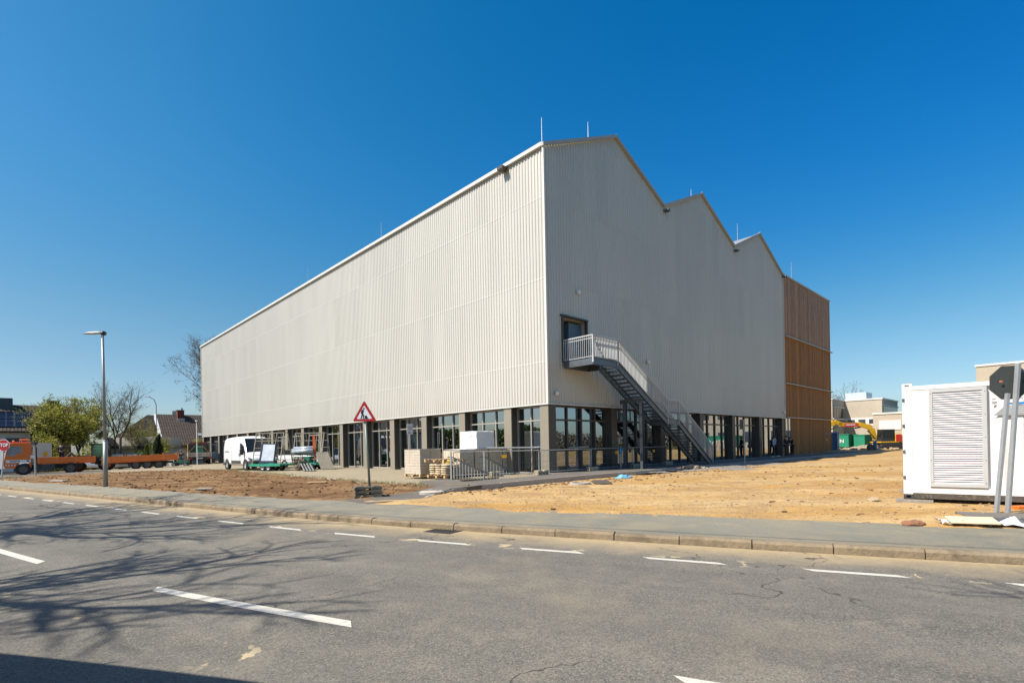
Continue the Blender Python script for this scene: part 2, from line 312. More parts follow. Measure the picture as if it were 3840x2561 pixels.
# ---------------------------------------------------------------- mesh helpers
class MB:
    def __init__(s): s.v = []; s.f = []; s.uv = None
    def add(s, vs, fs):
        n = len(s.v); s.v += [tuple(p) for p in vs]; s.f += [tuple(i+n for i in f) for f in fs]; return s
    def box(s, x0, x1, y0, y1, z0, z1, M=None):
        vs = [Vector((x, y, z)) for x in (x0, x1) for y in (y0, y1) for z in (z0, z1)]
        if M: vs = [M @ p for p in vs]
        return s.add(vs, [(0, 1, 3, 2), (4, 6, 7, 5), (0, 4, 5, 1), (2, 3, 7, 6), (0, 2, 6, 4), (1, 5, 7, 3)])
    def cb(s, c, d, M=None):
        return s.box(c[0]-d[0]/2, c[0]+d[0]/2, c[1]-d[1]/2, c[1]+d[1]/2, c[2]-d[2]/2, c[2]+d[2]/2, M)
    def bar(s, p, q, w, h=None, up=Vector((0, 0, 1))):
        h = h or w; p = Vector(p); q = Vector(q); d = (q-p); L = d.length; d.normalize()
        a = d.cross(up)
        if a.length < 1e-4: a = d.cross(Vector((1, 0, 0)))
        a.normalize(); b = a.cross(d)
        vs = [o + a*i*w/2 + b*j*h/2 for o in (p, q) for i, j in ((-1, -1), (1, -1), (1, 1), (-1, 1))]
        return s.add(vs, [(0, 3, 2, 1), (4, 5, 6, 7), (0, 1, 5, 4), (1, 2, 6, 5), (2, 3, 7, 6), (3, 0, 4, 7)])
    def tube(s, p, q, r0, r1=None, n=8, cap=True):
        r1 = r0 if r1 is None else r1; p = Vector(p); q = Vector(q); d = (q-p)
        if d.length < 1e-6: return s
        d.normalize(); a = d.orthogonal().normalized(); b = d.cross(a)
        vs = [o + (a*math.cos(2*PI*i/n) + b*math.sin(2*PI*i/n))*r for o, r in ((p, r0), (q, r1)) for i in range(n)]
        fs = [(i, (i+1) % n, (i+1) % n+n, i+n) for i in range(n)]
        if cap: fs += [tuple(range(n))[::-1], tuple(range(n, 2*n))]
        return s.add(vs, fs)
    def path(s, pts, r, n=8):
        for a, b in zip(pts, pts[1:]): s.tube(a, b, r, r, n)
        return s
    def prism(s, pts, a0, a1, axis='y'):
        """polygon pts in the plane across axis, extruded from a0 to a1"""
        def P(p, a): return {'y': (p[0], a, p[1]), 'x': (a, p[0], p[1]), 'z': (p[0], p[1], a)}[axis]
        n = len(pts); vs = [P(p, a0) for p in pts] + [P(p, a1) for p in pts]
        return s.add(vs, [tuple(range(n))[::-1], tuple(range(n, 2*n))] + [(i, (i+1) % n, (i+1) % n+n, i+n) for i in range(n)])
    def lathe(s, prof, c=(0, 0, 0), n=20, axis='z'):
        vs = []; m = len(prof)
        for i in range(n):
            t = 2*PI*i/n
            for r, h in prof:
                x, y = r*math.cos(t), r*math.sin(t)
                p = {'z': (x, y, h), 'y': (x, h, y), 'x': (h, x, y)}[axis]
                vs.append((c[0]+p[0], c[1]+p[1], c[2]+p[2]))
        fs = [(i*m+j, ((i+1) % n)*m+j, ((i+1) % n)*m+j+1, i*m+j+1) for i in range(n) for j in range(m-1)]
        return s.add(vs, fs)
    def blob(s, c, r, n=6, m=5, jit=0.0, seed=0, squash=(1, 1, 1)):
        rg = random.Random(seed); vs = [(c[0], c[1], c[2]-r*squash[2])]
        for j in range(1, m):
            ph = PI*j/m
            for i in range(n):
                t = 2*PI*i/n; k = r*(1+rg.uniform(-jit, jit))
                vs.append((c[0]+k*squash[0]*math.sin(ph)*math.cos(t), c[1]+k*squash[1]*math.sin(ph)*math.sin(t), c[2]-k*squash[2]*math.cos(ph)))
        vs.append((c[0], c[1], c[2]+r*squash[2])); L = len(vs)-1
        fs = [(0, 1+(i+1) % n, 1+i) for i in range(n)]
        for j in range(m-2):
            for i in range(n):
                a = 1+j*n+i; b = 1+j*n+(i+1) % n; fs.append((a, b, b+n, a+n))
        fs += [(1+(m-2)*n+i, 1+(m-2)*n+(i+1) % n, L) for i in range(n)]
        return s.add(vs, fs)
def link(o, parent=None):
    C.objects.link(o)
    if parent: o.parent = parent
    return o
def setp(o, label=None, cat=None, group=None, kind=None):
    if label: o['label'] = label
    if cat: o['category'] = cat
    if group: o['group'] = group
    if kind: o['kind'] = kind
    return o
def mesh(name, mb, m, parent=None, smooth=False, bev=0.0, **kw):
    me = bpy.data.meshes.new(name)
    me.from_pydata(mb.v, [], mb.f); me.update()
    ms = m if isinstance(m, (list, tuple)) else [m]
    for x in ms: me.materials.append(x)
    if smooth:
        for p in me.polygons: p.use_smooth = True
    o = bpy.data.objects.new(name, me); link(o, parent)
    if bev:
        b = o.modifiers.new('bevel', 'BEVEL'); b.width = bev; b.segments = 2; b.limit_method = 'ANGLE'
    setp(o, **kw); return o
def thing(name, label, cat, loc=(0, 0, 0), rz=0.0, group=None):
    o = bpy.data.objects.new(name, None); o.empty_display_size = .3; link(o)
    o.location = loc; o.rotation_euler = (0, 0, rz); setp(o, label, cat, group); return o
def copy_tree(o, parent=None, loc=None, rz=None, label=None):
    kids = [c for c in bpy.data.objects if c.parent == o]
    c = o.copy(); C.objects.link(c); c.parent = parent
    if loc is not None: c.location = loc
    if rz is not None: c.rotation_euler = (0, 0, rz)
    if label: c['label'] = label
    for k in kids: copy_tree(k, c)
    return c
def text(name, s, size, m, parent, loc, rot, ext=.003, bold=0.0, sx=1.0, **kw):
    cu = bpy.data.curves.new('t', 'FONT'); cu.body = s; cu.size = size; cu.extrude = ext; cu.offset = bold
    cu.align_x = 'CENTER'; cu.align_y = 'CENTER'; cu.resolution_u = 3
    tmp = bpy.data.objects.new('t', cu); C.objects.link(tmp)
    bpy.context.view_layer.update()
    me = bpy.data.meshes.new_from_object(tmp.evaluated_get(bpy.context.evaluated_depsgraph_get()))
    bpy.data.objects.remove(tmp); bpy.data.curves.remove(cu)
    me.materials.clear(); me.materials.append(m); me.name = name
    o = bpy.data.objects.new(name, me); link(o, parent)
    o.location = loc; o.rotation_euler = rot; o.scale = (sx, 1, 1); setp(o, **kw); return o
def sm(x): x = max(0, min(1, x)); return x*x*(3-2*x)
def fbm(x, y, sc, oct=4, z=0.0): return noise.fractal(Vector((x*sc, y*sc, z)), .9, 2.0, oct)
def zb(x): return 0 if x > -33 else max(-.6, (x+33)*.027)
RX = Vector((.7251, .6886)); LY = Vector((-.6886, .7251)); P0 = Vector((1.73, 24.4))
def W(s, t, z=0.0): p = P0 + RX*s + LY*t; return (p.x, p.y, z)
BR = ANG
# ================================================================ the ground
def catmull(P, step):
    out = []
    for i in range(len(P)-1):
        p0 = P[max(0, i-1)]; p1 = P[i]; p2 = P[i+1]; p3 = P[min(len(P)-1, i+2)]
        n = max(1, int((p2-p1).length/step))
        for k in range(n):
            t = k/n
            out.append(.5*((2*p1) + (p2-p0)*t + (2*p0-5*p1+4*p2-p3)*t*t + (3*p1-p0-3*p2+p3)*t*t*t))
    out.append(P[-1]); return out
def V2(l): return [Vector(p) for p in l]
KC = catmull(V2([(-75, 60), (-50, 42), (-36, 32.1), (-23.49, 23.79), (-13.9, 17.55), (-7.75, 13.55), (-4.03, 11.2), (-1.95, 10.02), (-.03, 9.05), (1.54, 8.31), (3.2, 7.5), (4.9, 6.74), (6.5, 6.03), (12, 3.7), (20, .6), (34, -4.4)]), .5)
WB = catmull(V2([(-75, 66), (-52, 47), (-38, 36.3), (-28.69, 29.1), (-17.1, 21.7), (-9.45, 16.6), (-5.2, 14.3), (-3.04, 13.0), (-.03, 11.4), (2.15, 10.4), (3.98, 9.55), (6.85, 8.2), (9.5, 7.1), (14, 5.3), (22, 2.4), (36, -2.4)]), .5)
def frames(P):
    out = []; u = 0
    for i, p in enumerate(P):
        d = (P[min(i+1, len(P)-1)] - P[max(i-1, 0)]).normalized(); out.append((p, Vector((-d.y, d.x)), u, d))
        if i < len(P)-1: u += (P[i+1]-p).length
    return out
KF = frames(KC)
def kat(off, u):      # point at distance off to the camera side of the kerb, arc length u
    for i in range(len(KF)-1):
        if KF[i+1][2] >= u:
            a = KF[i]; b = KF[i+1]; t = (u-a[2])/(b[2]-a[2]); p = a[0].lerp(b[0], t); n = a[1].lerp(b[1], t).normalized(); return p - n*off
    return KF[-1][0]
# one big sheet to the horizon
mb = MB(); xs = [-900, -300, -120, -60, -52, -46, -40, -33, -20, 0, 30, 80, 200, 500, 1200]; ys = [-500, -100, -30, 0, 20, 40, 60, 80, 120, 250, 600, 1500]
for y in ys:
    for x in xs: mb.v.append((x, y, zb(x)-.06))
n = len(xs)
for j in range(len(ys)-1):
    for i in range(n-1): mb.f.append((j*n+i, j*n+i+1, (j+1)*n+i+1, (j+1)*n+i))
mesh('ground', mb, grassm, kind='structure')
# the road
mb = MB(); uvs = []
offs = [0, .25, .5, .8, 1.2, 1.6, 2.2, 3, 4, 5, 6, 7.5, 9.8]
for p, nn, u, d in KF:
    for o_ in offs: q = p - nn*o_; mb.v.append((q.x, q.y, zb(q.x))); uvs.append((u, o_))
m_ = len(offs)
for i in range(len(KF)-1):
    for j in range(m_-1): mb.f.append((i*m_+j, i*m_+j+1, (i+1)*m_+j+1, (i+1)*m_+j))
ro = mesh('road', mb, roadm, kind='structure')
ul = ro.data.uv_layers.new(name='UVMap')
for lp in ro.data.loops: ul.data[lp.index].uv = uvs[lp.vertex_index]
# painted dashes, 4 mm above
def dash(mb, off, u0, u1, w):
    k = max(1, int((u1-u0)/.5)); a = len(mb.v)
    for i in range(k+1):
        u = u0+(u1-u0)*i/k
        for s in (-w/2, w/2):
            q = kat(off+s, u + (.12 if s > 0 else 0)); mb.v.append((q.x, q.y, zb(q.x)+.004))
        if i: mb.f.append((a+2*i-2, a+2*i-1, a+2*i+1, a+2*i))
def uof(x, y): return min(((Vector((x, y))-p).length, u) for p, nn, u, d in KF)[1]
mb = MB(); u0 = uof(1.0, 8.85)
def near_u(x, y):     # arc length whose normal passes through the point
    return min((abs((Vector((x, y))-p).dot(d)) + (0 if (Vector((x, y))-p).length < 8 else 99), u) for p, nn, u, d in KF)[1]
ua = near_u(.27, 7.67)
for k in range(-34, 9): dash(mb, 1.09, ua + k*1.86, ua + k*1.86 + .95, .105)
uc = near_u(-3.96, 5.83)
for k in range(-12, 5): dash(mb, 4.65, uc + k*5.52, uc + k*5.52 + 2.72, .13)
mesh('lane_markings', mb, paintm, kind='structure')
# kerb stones
mb = MB(); u = 0.5; rg = random.Random(3)
Ltot = KF[-1][2]
while u < Ltot-1.2:
    L = .985; q0 = kat(0, u); q1 = kat(0, u+L); b0 = kat(-.15, u); b1 = kat(-.15, u+L); t0 = kat(-.035, u); t1 = kat(-.035, u+L)
    h = .12+rg.uniform(-.008, .008); s = rg.uniform(-.008, .008); z = zb(q0.x)
    o2 = (q1-q0).orthogonal().normalized()*s
    P = []
    for a, zz in ((q0, -.05), (q0, h-.035), (t0, h), (b0, h), (b0, -.05)): P.append((a.x+o2.x, a.y+o2.y, z+zz))
    for a, zz in ((q1, -.05), (q1, h-.035), (t1, h), (b1, h), (b1, -.05)): P.append((a.x+o2.x, a.y+o2.y, z+zz))
    mb.add(P, [(0, 1, 2, 3, 4), (9, 8, 7, 6, 5)] + [(i, i+5, (i+1) % 5+5, (i+1) % 5) for i in range(5)])
    u += 1.0
mesh('kerb', mb, kerbc, kind='structure')
# pavement behind it
mb = MB(); N = 260
KB = [kat(-.152, Ltot*i/N) for i in range(N+1)]
WF = frames(WB); LW = WF[-1][2]
def wat(u):
    for i in range(len(WF)-1):
        if WF[i+1][2] >= u:
            a = WF[i]; b = WF[i+1]; t = (u-a[2])/(b[2]-a[2]); return a[0].lerp(b[0], t)
    return WF[-1][0]
KS = 8
for i in range(N+1):
    a = KB[i]; d0 = min(range(len(WF)), key=lambda k: abs((WF[k][0]-a).dot(KF[min(len(KF)-1, int(i*(len(KF)-1)/N))][3])))
    b = WF[d0][0] + (WF[d0][1])*.25
    for j in range(KS+1):
        q = a.lerp(b, j/KS); mb.v.append((q.x, q.y, zb(q.x)+.112+.006*fbm(q.x, q.y, .8)))
for i in range(N):
    for j in range(KS): mb.f.append((i*(KS+1)+j, (i+1)*(KS+1)+j, (i+1)*(KS+1)+j+1, i*(KS+1)+j+1))
mesh('pavement', mb, walkm, kind='structure', smooth=True)

mb = MB()                                   # tarred joint running along the back of the kerb
for i in range(0, 500):
    ua_ = 60 + i*.2; j_ = .012*noise.noise(Vector((ua_*.7, 0, 0)))
    if ua_ > Ltot-1: break
    a = kat(-.40+j_-.008, ua_); b = kat(-.40+j_+.010, ua_)
    mb.v += [(a.x, a.y, zb(a.x)+.121), (b.x, b.y, zb(b.x)+.121)]
    if i: n_ = len(mb.v); mb.f.append((n_-4, n_-3, n_-1, n_-2))
mesh('pavement_joint', mb, pm('tar', (.045, .043, .04), .8), kind='structure')
def inside(p, poly):
    r = False; x, y = p; j = len(poly)-1
    for i in range(len(poly)):
        xi, yi = poly[i]; xj, yj = poly[j]
        if (yi > y) != (yj > y) and x < (xj-xi)*(y-yi)/(yj-yi)+xi: r = not r
        j = i
    return r
def edged(p, poly):
    m = 1e9; P = Vector(p)
    for i in range(len(poly)):
        a = Vector(poly[i]); b = Vector(poly[(i+1) % len(poly)]); d = b-a; t = max(0, min(1, (P-a).dot(d)/d.length_squared))
        m = min(m, (P-a-d*t).length)
    return m
def field(name, poly, cell, hf, m, box=None, jit=.0, drop=None, **kw):
    xs = [p[0] for p in poly]; ys = [p[1] for p in poly]
    x0, x1, y0, y1 = box or (min(xs), max(xs), min(ys), max(ys))
    nx = int((x1-x0)/cell)+1; ny = int((y1-y0)/cell)+1; mb = MB(); idx = {}; ok = {}
    def sd(x, y):
        e = edged((x, y), poly); return e if inside((x, y), poly) else -e
    for j in range(ny+1):
        for i in range(nx+1):
            x = x0+i*cell; y = y0+j*cell; s = sd(x, y) + jit*fbm(x, y, .9, 4, 3.3)
            if s > -cell*1.5: idx[i, j] = len(mb.v); mb.v.append((x, y, hf(x, y, s)))
    for j in range(ny):
        for i in range(nx):
            q = [(i, j), (i+1, j), (i+1, j+1), (i, j+1)]
            if all(k in idx for k in q): mb.f.append(tuple(idx[k] for k in q))
    return mesh(name, mb, m, smooth=True, kind='structure', **kw)
walk_edge = [(p.x, p.y) for p in WB]
# brown planting bed, clods and all
soil_poly = [(-31.2, 33.2), (-29.6, 36.2), (-26.5, 38.6), (-22.9, 39.6), (-19.5, 37.0), (-14.8, 31.4), (-9.6, 25.6), (-5.97, 21.6), (-2.9, 19.2), (-1.35, 17.9), (-1.8, 17.0), (-3.1, 15.7), (-4.0, 14.2)] + \
            [(p.x, p.y) for p in reversed(WB) if -30.2 < p.x < -4.3]
def soil_h(x, y, s):
    k = sm(s/.35); a = fbm(x, y, 1.1, 3); b = noise.noise(Vector((x*3.5, y*3.5, 1))); c = noise.noise(Vector((x*9, y*9, 5)))
    return zb(x) + .05 + k*(.085 + .04*a + .05*max(0, b) + .045*c) + .05*sm((s-.3)/2)
field('soil_bed', soil_poly,   .115, soil_h, soilm, jit=.35)
# sand yard to the right
yard = [(p.x, p.y) for p in WB if p.x > -4.6] + [(40, 5), (75, 30), (75, 80), (36, 80), W(45, -1.0)[:2], W(25, -2.6)[:2], W(8, -2.65)[:2], W(0, -2.4)[:2], W(-5.5, -2.5)[:2], W(-8.2, -3.05)[:2], (-2.5, 14.6), (-3.4, 14.2)]
def sand_h(x, y, s):
    k = sm((s+.05)/.3); a = fbm(x, y, .5, 3); r = noise.noise(Vector((x*.35+y*.2, y*2.6-x*.7, 2))); c = noise.noise(Vector((x*8, y*8, 5))); e = noise.noise(Vector((x*3, y*3, 8)))
    heap = .12*math.exp(-((x-1.0)**2/9+(y-14.6)**2/3))
    q = Vector((x, y))-P0; s_ = q.dot(RX); t_ = q.dot(LY); near = sm((t_+4.6)/1.6)*sm((s_+9)/2) if t_ < -2 else 0
    for (yy, sl) in ((y-13.6-.66*x-.0035*x*x, .83), (y-12.0-.30*x-.006*x*x, .95)):     # wheel ruts of two passes
        dd = yy*sl
        for c_ in (-.95, .95):
            g_ = math.exp(-((dd-c_)/.16)**2); b_ = math.exp(-((abs(dd-c_)-.32)/.10)**2)
            a += (-1.5*g_ + .8*b_ + .35*g_*math.sin(x*26))*(.6+.5*noise.noise(Vector((x*.3, c_, yy*.1))))
    return .06 + k*(.055 + .035*a + .035*r*(1-.5*near) + .018*c + .05*max(0, e-.1)*(1+noise.noise(Vector((x*.4, y*.4, 4))))) + heap*k - .085*near
field('sand_yard', yard, .15, sand_h, sandm, box=(-5, 15, 6, 27), jit=.30)
field('sand_yard', yard, .6, lambda x, y, s: sand_h(x, y, s)-.005 - (.10 if x < 14.6 and y < 26.4 else 0) + .1*sm((x-30)/20), sandm, box=(-2, 76, 3, 81), jit=.3)
# grey rubble strip between path and sand
gp = [W(s, -2.55)[:2] for s in range(3, 30)] + [W(s, -3.9 - .8*math.sin(s*.9) - (1.2 if 6 < s < 16 else 0))[:2] for s in range(29, 3, -1)]
field('gravel_strip', gp, .17, lambda x, y, s: .10 + sm(s/.5)*(.05+.02*fbm(x, y, 2)+.03*max(0, noise.noise(Vector((x*5, y*5, 0))))), gravelm, jit=.5)
# forecourt pavers along the long side
mb = MB()
pav = [(-13.2, -.0), (.35, -.0), (.35, 64), (-13.2, 64)]
for (a, b) in [(0, 66)]:
    ss = [-13, -10, -7, -4, -1, .5]; tt = [i*2.0 for i in range(-1, 37)]
    pts = {}
    for t in tt:
        for s in ss:
            q = W(s if s > -13 else -13 - max(0, t-40)*.3, t); pts[s, t] = len(mb.v); mb.v.append((q[0], q[1], zb(q[0])+.085))
    for i in range(len(tt)-1):
        for j in range(len(ss)-1): mb.f.append((pts[ss[j], tt[i]], pts[ss[j+1], tt[i]], pts[ss[j+1], tt[i+1]], pts[ss[j], tt[i+1]]))
mesh('forecourt', mb, pavers, kind='structure')
# access road, left, behind the bed
mb = MB()
for x in range(-90, -12, 3):
    y0 = max(31, 37.2 + .0*(x+30) + max(0, (x+28)*-.05)) if x < -24 else 40
    for y in (y0 - (6 if x < -31 else 0), 46, 52, 64): mb.v.append((x, y, zb(x)+.05))
k = len(mb.v)//4
for i in range(k-1):
    for j in range(3): mb.f.append((4*i+j, 4*(i+1)+j, 4*(i+1)+j+1, 4*i+j+1))
mesh('access_road', mb, sitepath, kind='structure')
# asphalt path round the corner and along the gable side, with its kerb edge
pp = [(-11.6, -4.25), (-9.8, -4.2), (-8.0, -3.05), (-5.5, -2.62), (0, -2.5), (8, -2.75), (25, -2.75), (46, -2.9)]
pq = [(-11.6, -3.0), (-9.2, -2.6), (-7.6, -1.9), (-5.9, -1.1), (0, -.95), (8, -.9), (25, -.9), (46, -.9)]
mb = MB()
for (a, b) in zip(pp, pq):
    A = W(*a); B_ = W(*b); zf = .121 if a[0] < -9 else .20
    mb.v += [(A[0], A[1], zf), (B_[0], B_[1], zf+.02)]
for i in range(len(pp)-1): mb.f.append((2*i, 2*i+2, 2*i+3, 2*i+1))
# ramp up to the forecourt
A = [W(-7.6, -1.9), W(-5.9, -1.1), W(-5.2, 1.0), W(-6.6, .9)]
mb.add([(p[0], p[1], .207) for p in A], [(0, 1, 2, 3)])
po = mesh('path', mb, sitepath, kind='structure'); sd_ = po.modifiers.new('depth', 'SOLIDIFY'); sd_.thickness = .12; sd_.offset = -1
mb = MB()
ep = [(-9.8, -4.2), (-8.0, -3.05), (-5.5, -2.62), (0, -2.5), (8, -2.75), (25, -2.75), (46, -2.9)]
pts = [Vector(W(*a)[:2]) for a in ep]; pts = catmull(pts, 1.0)
FR = frames(pts)
for i in range(len(pts)-1):
    a, b = pts[i], pts[i+1]; na, nb = FR[i][1], FR[i+1][1]; e = (b-a).normalized()*.006; z = .212 if i > 3 else .15+.015*i
    v = []
    for p_, n_ in ((a+e, na), (b-e, nb)):
        for o_, zz in ((-.07, -.1), (-.07, z), (.02, z), (.02, -.1)): q = p_+n_*o_; v.append((q.x, q.y, zz))
    mb.add(v, [(0, 1, 2, 3), (7, 6, 5, 4), (0, 4, 5, 1), (1, 5, 6, 2), (2, 6, 7, 3)])
mesh('kerb', mb, conc, kind='structure')
# gravel strip against the glass front
mb = MB()
for s in range(-1, 47): A = W(s, -.9); B_ = W(s, .5); mb.v += [(A[0], A[1], .205), (B_[0], B_[1], .215)]
for i in range(47): mb.f.append((2*i, 2*i+2, 2*i+3, 2*i+1))
mesh('gravel_strip', mb, gravelm, kind='structure')
# loose clods on the brown bed
mb = MB(); rg = random.Random(12)
for _ in range(5200):
    x, y = rg.uniform(-31, -1.5), rg.uniform(14.5, 39)
    if not inside((x, y), soil_poly) or edged((x, y), soil_poly) < .1: continue
    r = rg.choice((.02, .025, .03, .04, .06))*rg.uniform(.7, 1.2)
    mb.blob((x, y, soil_h(x, y, edged((x, y), soil_poly))+r*.2), r, 5, 3, .4, rg.random(), (1, 1, .65))
mesh('soil_clods', mb, soilm, kind='stuff', label='crumbly brown clods strewn over the planting bed')
# thin spring grass along the back edge of the bed
mb = MB(); GP = [(-2.9, 19.3), (-5.97, 21.7), (-9.6, 25.7), (-14.8, 31.5), (-19.5, 37.1), (-22.9, 39.6), (-26.5, 38.6), (-31.2, 33.4), (-31.5, 31.4)]
for _ in range(5200):
    i = rg.randrange(len(GP)-1); t = rg.random(); x = GP[i][0]+(GP[i+1][0]-GP[i][0])*t+rg.gauss(0, .28); y = GP[i][1]+(GP[i+1][1]-GP[i][1])*t+rg.gauss(0, .28)
    if noise.noise(Vector((x*.5, y*.5, 9))) < -.05: continue
    h = rg.uniform(.04, .12); a = rg.uniform(0, PI); w = .008; z = zb(x)+.10; dx, dy = math.cos(a)*w, math.sin(a)*w; l = rg.uniform(-.04, .04)
    mb.add([(x-dx, y-dy, z), (x+dx, y+dy, z), (x+l, y+l, z+h)], [(0, 1, 2)])
mesh('grass', mb, leaf_mat('thin_grass', (.12, .15, .03), (.30, .28, .10)), kind='stuff', label='thin yellow-green grass along the back edge of the soil bed')
# pebbles strewn over the sand
mb = MB(); rg = random.Random(11)
for _ in range(4200):
    t = rg.random()
    if t < .55: x, y = rg.uniform(1, 12), rg.uniform(7.5, 17)
    else: x, y = rg.uniform(-3, 20), rg.uniform(11, 30)
    if not inside((x, y), yard) or edged((x, y), yard) < .15: continue
    r = rg.choice((.006, .009, .009, .013, .02)) * (1+.02*y)
    mb.blob((x, y, sand_h(x, y, 1)+r*.3), r, 5, 3, .35, rg.random(), (1, 1, .6))
mesh('gravel', mb, pm('pebbles', (.42, .32, .20), .95, 0, .45, 9), kind='stuff', label='loose pale stones strewn over the sandy yard')

mb = MB()
for _ in range(1500):
    x, y = rg.uniform(-4, 22), rg.uniform(8.5, 30)
    if rg.random() < .5: w_ = W(rg.uniform(-9, 12), rg.uniform(-5.5, -2.8)); x, y = w_[0], w_[1]
    if not inside((x, y), yard) or edged((x, y), yard) < .12: continue
    r = rg.choice((.015, .02, .03, .05)); mb.blob((x, y, sand_h(x, y, edged((x, y), yard))+r*.2), r, 5, 3, .4, rg.random(), (1.2, 1, .6))
mesh('sand_clods', mb, pm('dark_sand_clods', (.24, .14, .065), .95, 0, .4, 6), kind='stuff', label='darker brown clods lying on the sandy yard')

# ================================================================ the hall
hall = thing('exhibition_hall', 'large hall clad in pale ribbed metal with three saw-tooth gables over a glazed ground floor', 'building', (P0.x, P0.y, 0), BR)
SL, SR = 63.3, 30.75
PEAK = [(0, 15.62), (5.75, 18.30), (10.75, 16.05), (15.7, 18.35), (20.75, 16.08), (25.6, 18.30), (SR, 15.98)]
def ztop(s):
    for (a, za), (b, zb_) in zip(PEAK, PEAK[1:]):
        if s <= b: return za+(zb_-za)*(max(s, a)-a)/(b-a)
    return PEAK[-1][1]
SEAM = [3.5, 5.48, 9.42, 13.25]
def ribs(L, pitch=.205):
    out = []; n = int(L/pitch)
    p = L/n
    for i in range(n): out += [(i*p, 0), (i*p+.36*p, 0), (i*p+.47*p, .032), (i*p+.87*p, .032)]
    return out+[(L, 0)]
def clad_wall(L, top, P, hole=None):
    mb = MB(); rb = ribs(L)
    lv = SEAM+[99]
    for b in range(4):
        o = 0
        for (a, da), (c, dc) in zip(rb, rb[1:]):
            z0 = lv[b]; za = min(lv[b+1], top(a)); zc = min(lv[b+1], top(c))
            segs = [(z0, za, zc)]
            if hole and hole[0] <= (a+c)/2 <= hole[1]:
                h0, h1 = hole[2], hole[3]; segs = []
                if z0 < h0: segs.append((z0, min(za, h0), min(zc, h0)))
                if za > h1: segs.append((max(z0, h1), za, zc))
            for q0, qa, qc in segs:
                if qa-q0 < .01: continue
                mb.add([P(a, da-o, q0), P(c, dc-o, q0), P(c, dc-o, qc), P(a, da-o, qa)], [(0, 1, 2, 3)])
    return mb
def strip(L, P, zs, hole=None):
    mb = MB(); rb = ribs(L)
    for z in zs:
        for (a, da), (c, dc) in zip(rb, rb[1:]):
            if hole and hole[0] <= (a+c)/2 <= hole[1] and hole[2] < z < hole[3]: continue
            o = .007
            mb.add([P(a, da-o, z-.025), P(c, dc-o, z-.025), P(c, dc-o, z+.025), P(a, da-o, z+.025)], [(0, 1, 2, 3)])
    return mb
HOLE = (1.12, 2.97, 5.52, 7.75)
PR = lambda s, d, z: (s, d, z)
PL = lambda s, d, z: (d, s, z)
mesh('cladding', clad_wall(SR, ztop, PR, HOLE), clad, hall, label='shaded ribbed cladding of the gable side')
mesh('cladding', clad_wall(SL, lambda s: 15.6, PL), clad, hall, label='sunlit ribbed cladding of the long side')
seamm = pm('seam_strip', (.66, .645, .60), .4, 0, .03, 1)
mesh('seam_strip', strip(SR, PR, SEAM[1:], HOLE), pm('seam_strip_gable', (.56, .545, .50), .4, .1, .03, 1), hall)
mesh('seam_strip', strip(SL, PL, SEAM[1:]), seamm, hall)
mesh('corner_trim', MB().box(-.075, .03, -.075, .03, 3.46, 15.6), trimw, hall)
mesh('corner_trim', MB().box(-.06, .04, SL-.03, SL+.06, 3.46, 15.6), trimw, hall)
mesh('corner_trim', MB().box(SR-.03, SR+.02, -.06, .05, 3.46, 15.95), trimw, hall)
# drip edge and soffit
mesh('drip_edge', MB().box(-.09, SR, -.09, -.055, 3.44, 3.50).box(-.09, -.055, -.055, SL, 3.44, 3.50), trimw, hall)
mesh('soffit', MB().box(-.05, SR, -.05, .9, 3.45, 3.49).box(-.05, .9, .9, SL, 3.45, 3.49), bronze_d, hall)
# back and far walls and roof
mesh('wall', MB().box(SR-.15, SR, .9, SL, .0, 15.9).box(.1, SR-.2, SL-.12, SL, 0, 15.6), clad, hall, label='plain rear walls')
mb = MB()
for (a, za), (b, zb_) in zip(PEAK, PEAK[1:]):
    mb.add([(a, .05, za-.05), (b, .05, zb_-.05), (b, SL, zb_-.05), (a, SL, za-.05)], [(0, 1, 2, 3)])
mesh('roof', mb, pm('roof_sheet', (.35, .36, .37), .5, .3, .06, 1), hall)
mb = MB()
def flash(mb, a, za, b, zb_, y0, y1, h):
    mb.add([(a, y0, za-h), (b, y0, zb_-h), (b, y0, zb_), (a, y0, za), (a, y1, za-h), (b, y1, zb_-h), (b, y1, zb_), (a, y1, za)],
           [(0, 1, 2, 3), (7, 6, 5, 4), (3, 2, 6, 7), (0, 4, 5, 1), (0, 3, 7, 4), (1, 5, 6, 2)])
for i, ((a, za), (b, zb_)) in enumerate(zip(PEAK, PEAK[1:])):
    flash(mb, a-(.14 if i == 0 else 0), za+.06, b, zb_+.04, -.14, .0, .17)
mesh('verge_trim', mb, pm('verge_metal', (.42, .42, .40), .45, .2, .05, 1), hall)
mesh('eave_trim', MB().box(-.14, .0, .005, SL+.06, 15.56, 15.73), trimw, hall)
# columns: long side, gable side
for k in range(17):
    t = 2.78+3.765*k
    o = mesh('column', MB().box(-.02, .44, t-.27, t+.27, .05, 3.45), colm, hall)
    mesh('shade_lining', MB().box(.03, .44, t-.29, t-.272, .05, 3.45), bronze_d, hall)  # dark lining added on the column side, painting in its deep shade
    mesh('shade_lining', MB().box(.03, .44, t+.272, t+.29, .05, 3.45), bronze_d, hall)
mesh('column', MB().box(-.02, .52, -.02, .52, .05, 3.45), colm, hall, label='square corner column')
mesh('shade_lining', MB().box(.03, .50, -.038, -.022, .05, 3.45), bronze, hall)  # dark sheet over the corner column's gable face, standing for its shade
for k in range(1, 7):  # shade of the gable-side columns put into a darker column colour
    s = .25+4.99*k
    mesh('column', MB().box(s-.25, s+.25, -.02, .40, .05, 3.45), bronze, hall, label='gable-side column, coloured darker for its shade')
mesh('column', MB().box(30.55, 30.75, -.02, .55, .05, 3.45), bronze, hall)
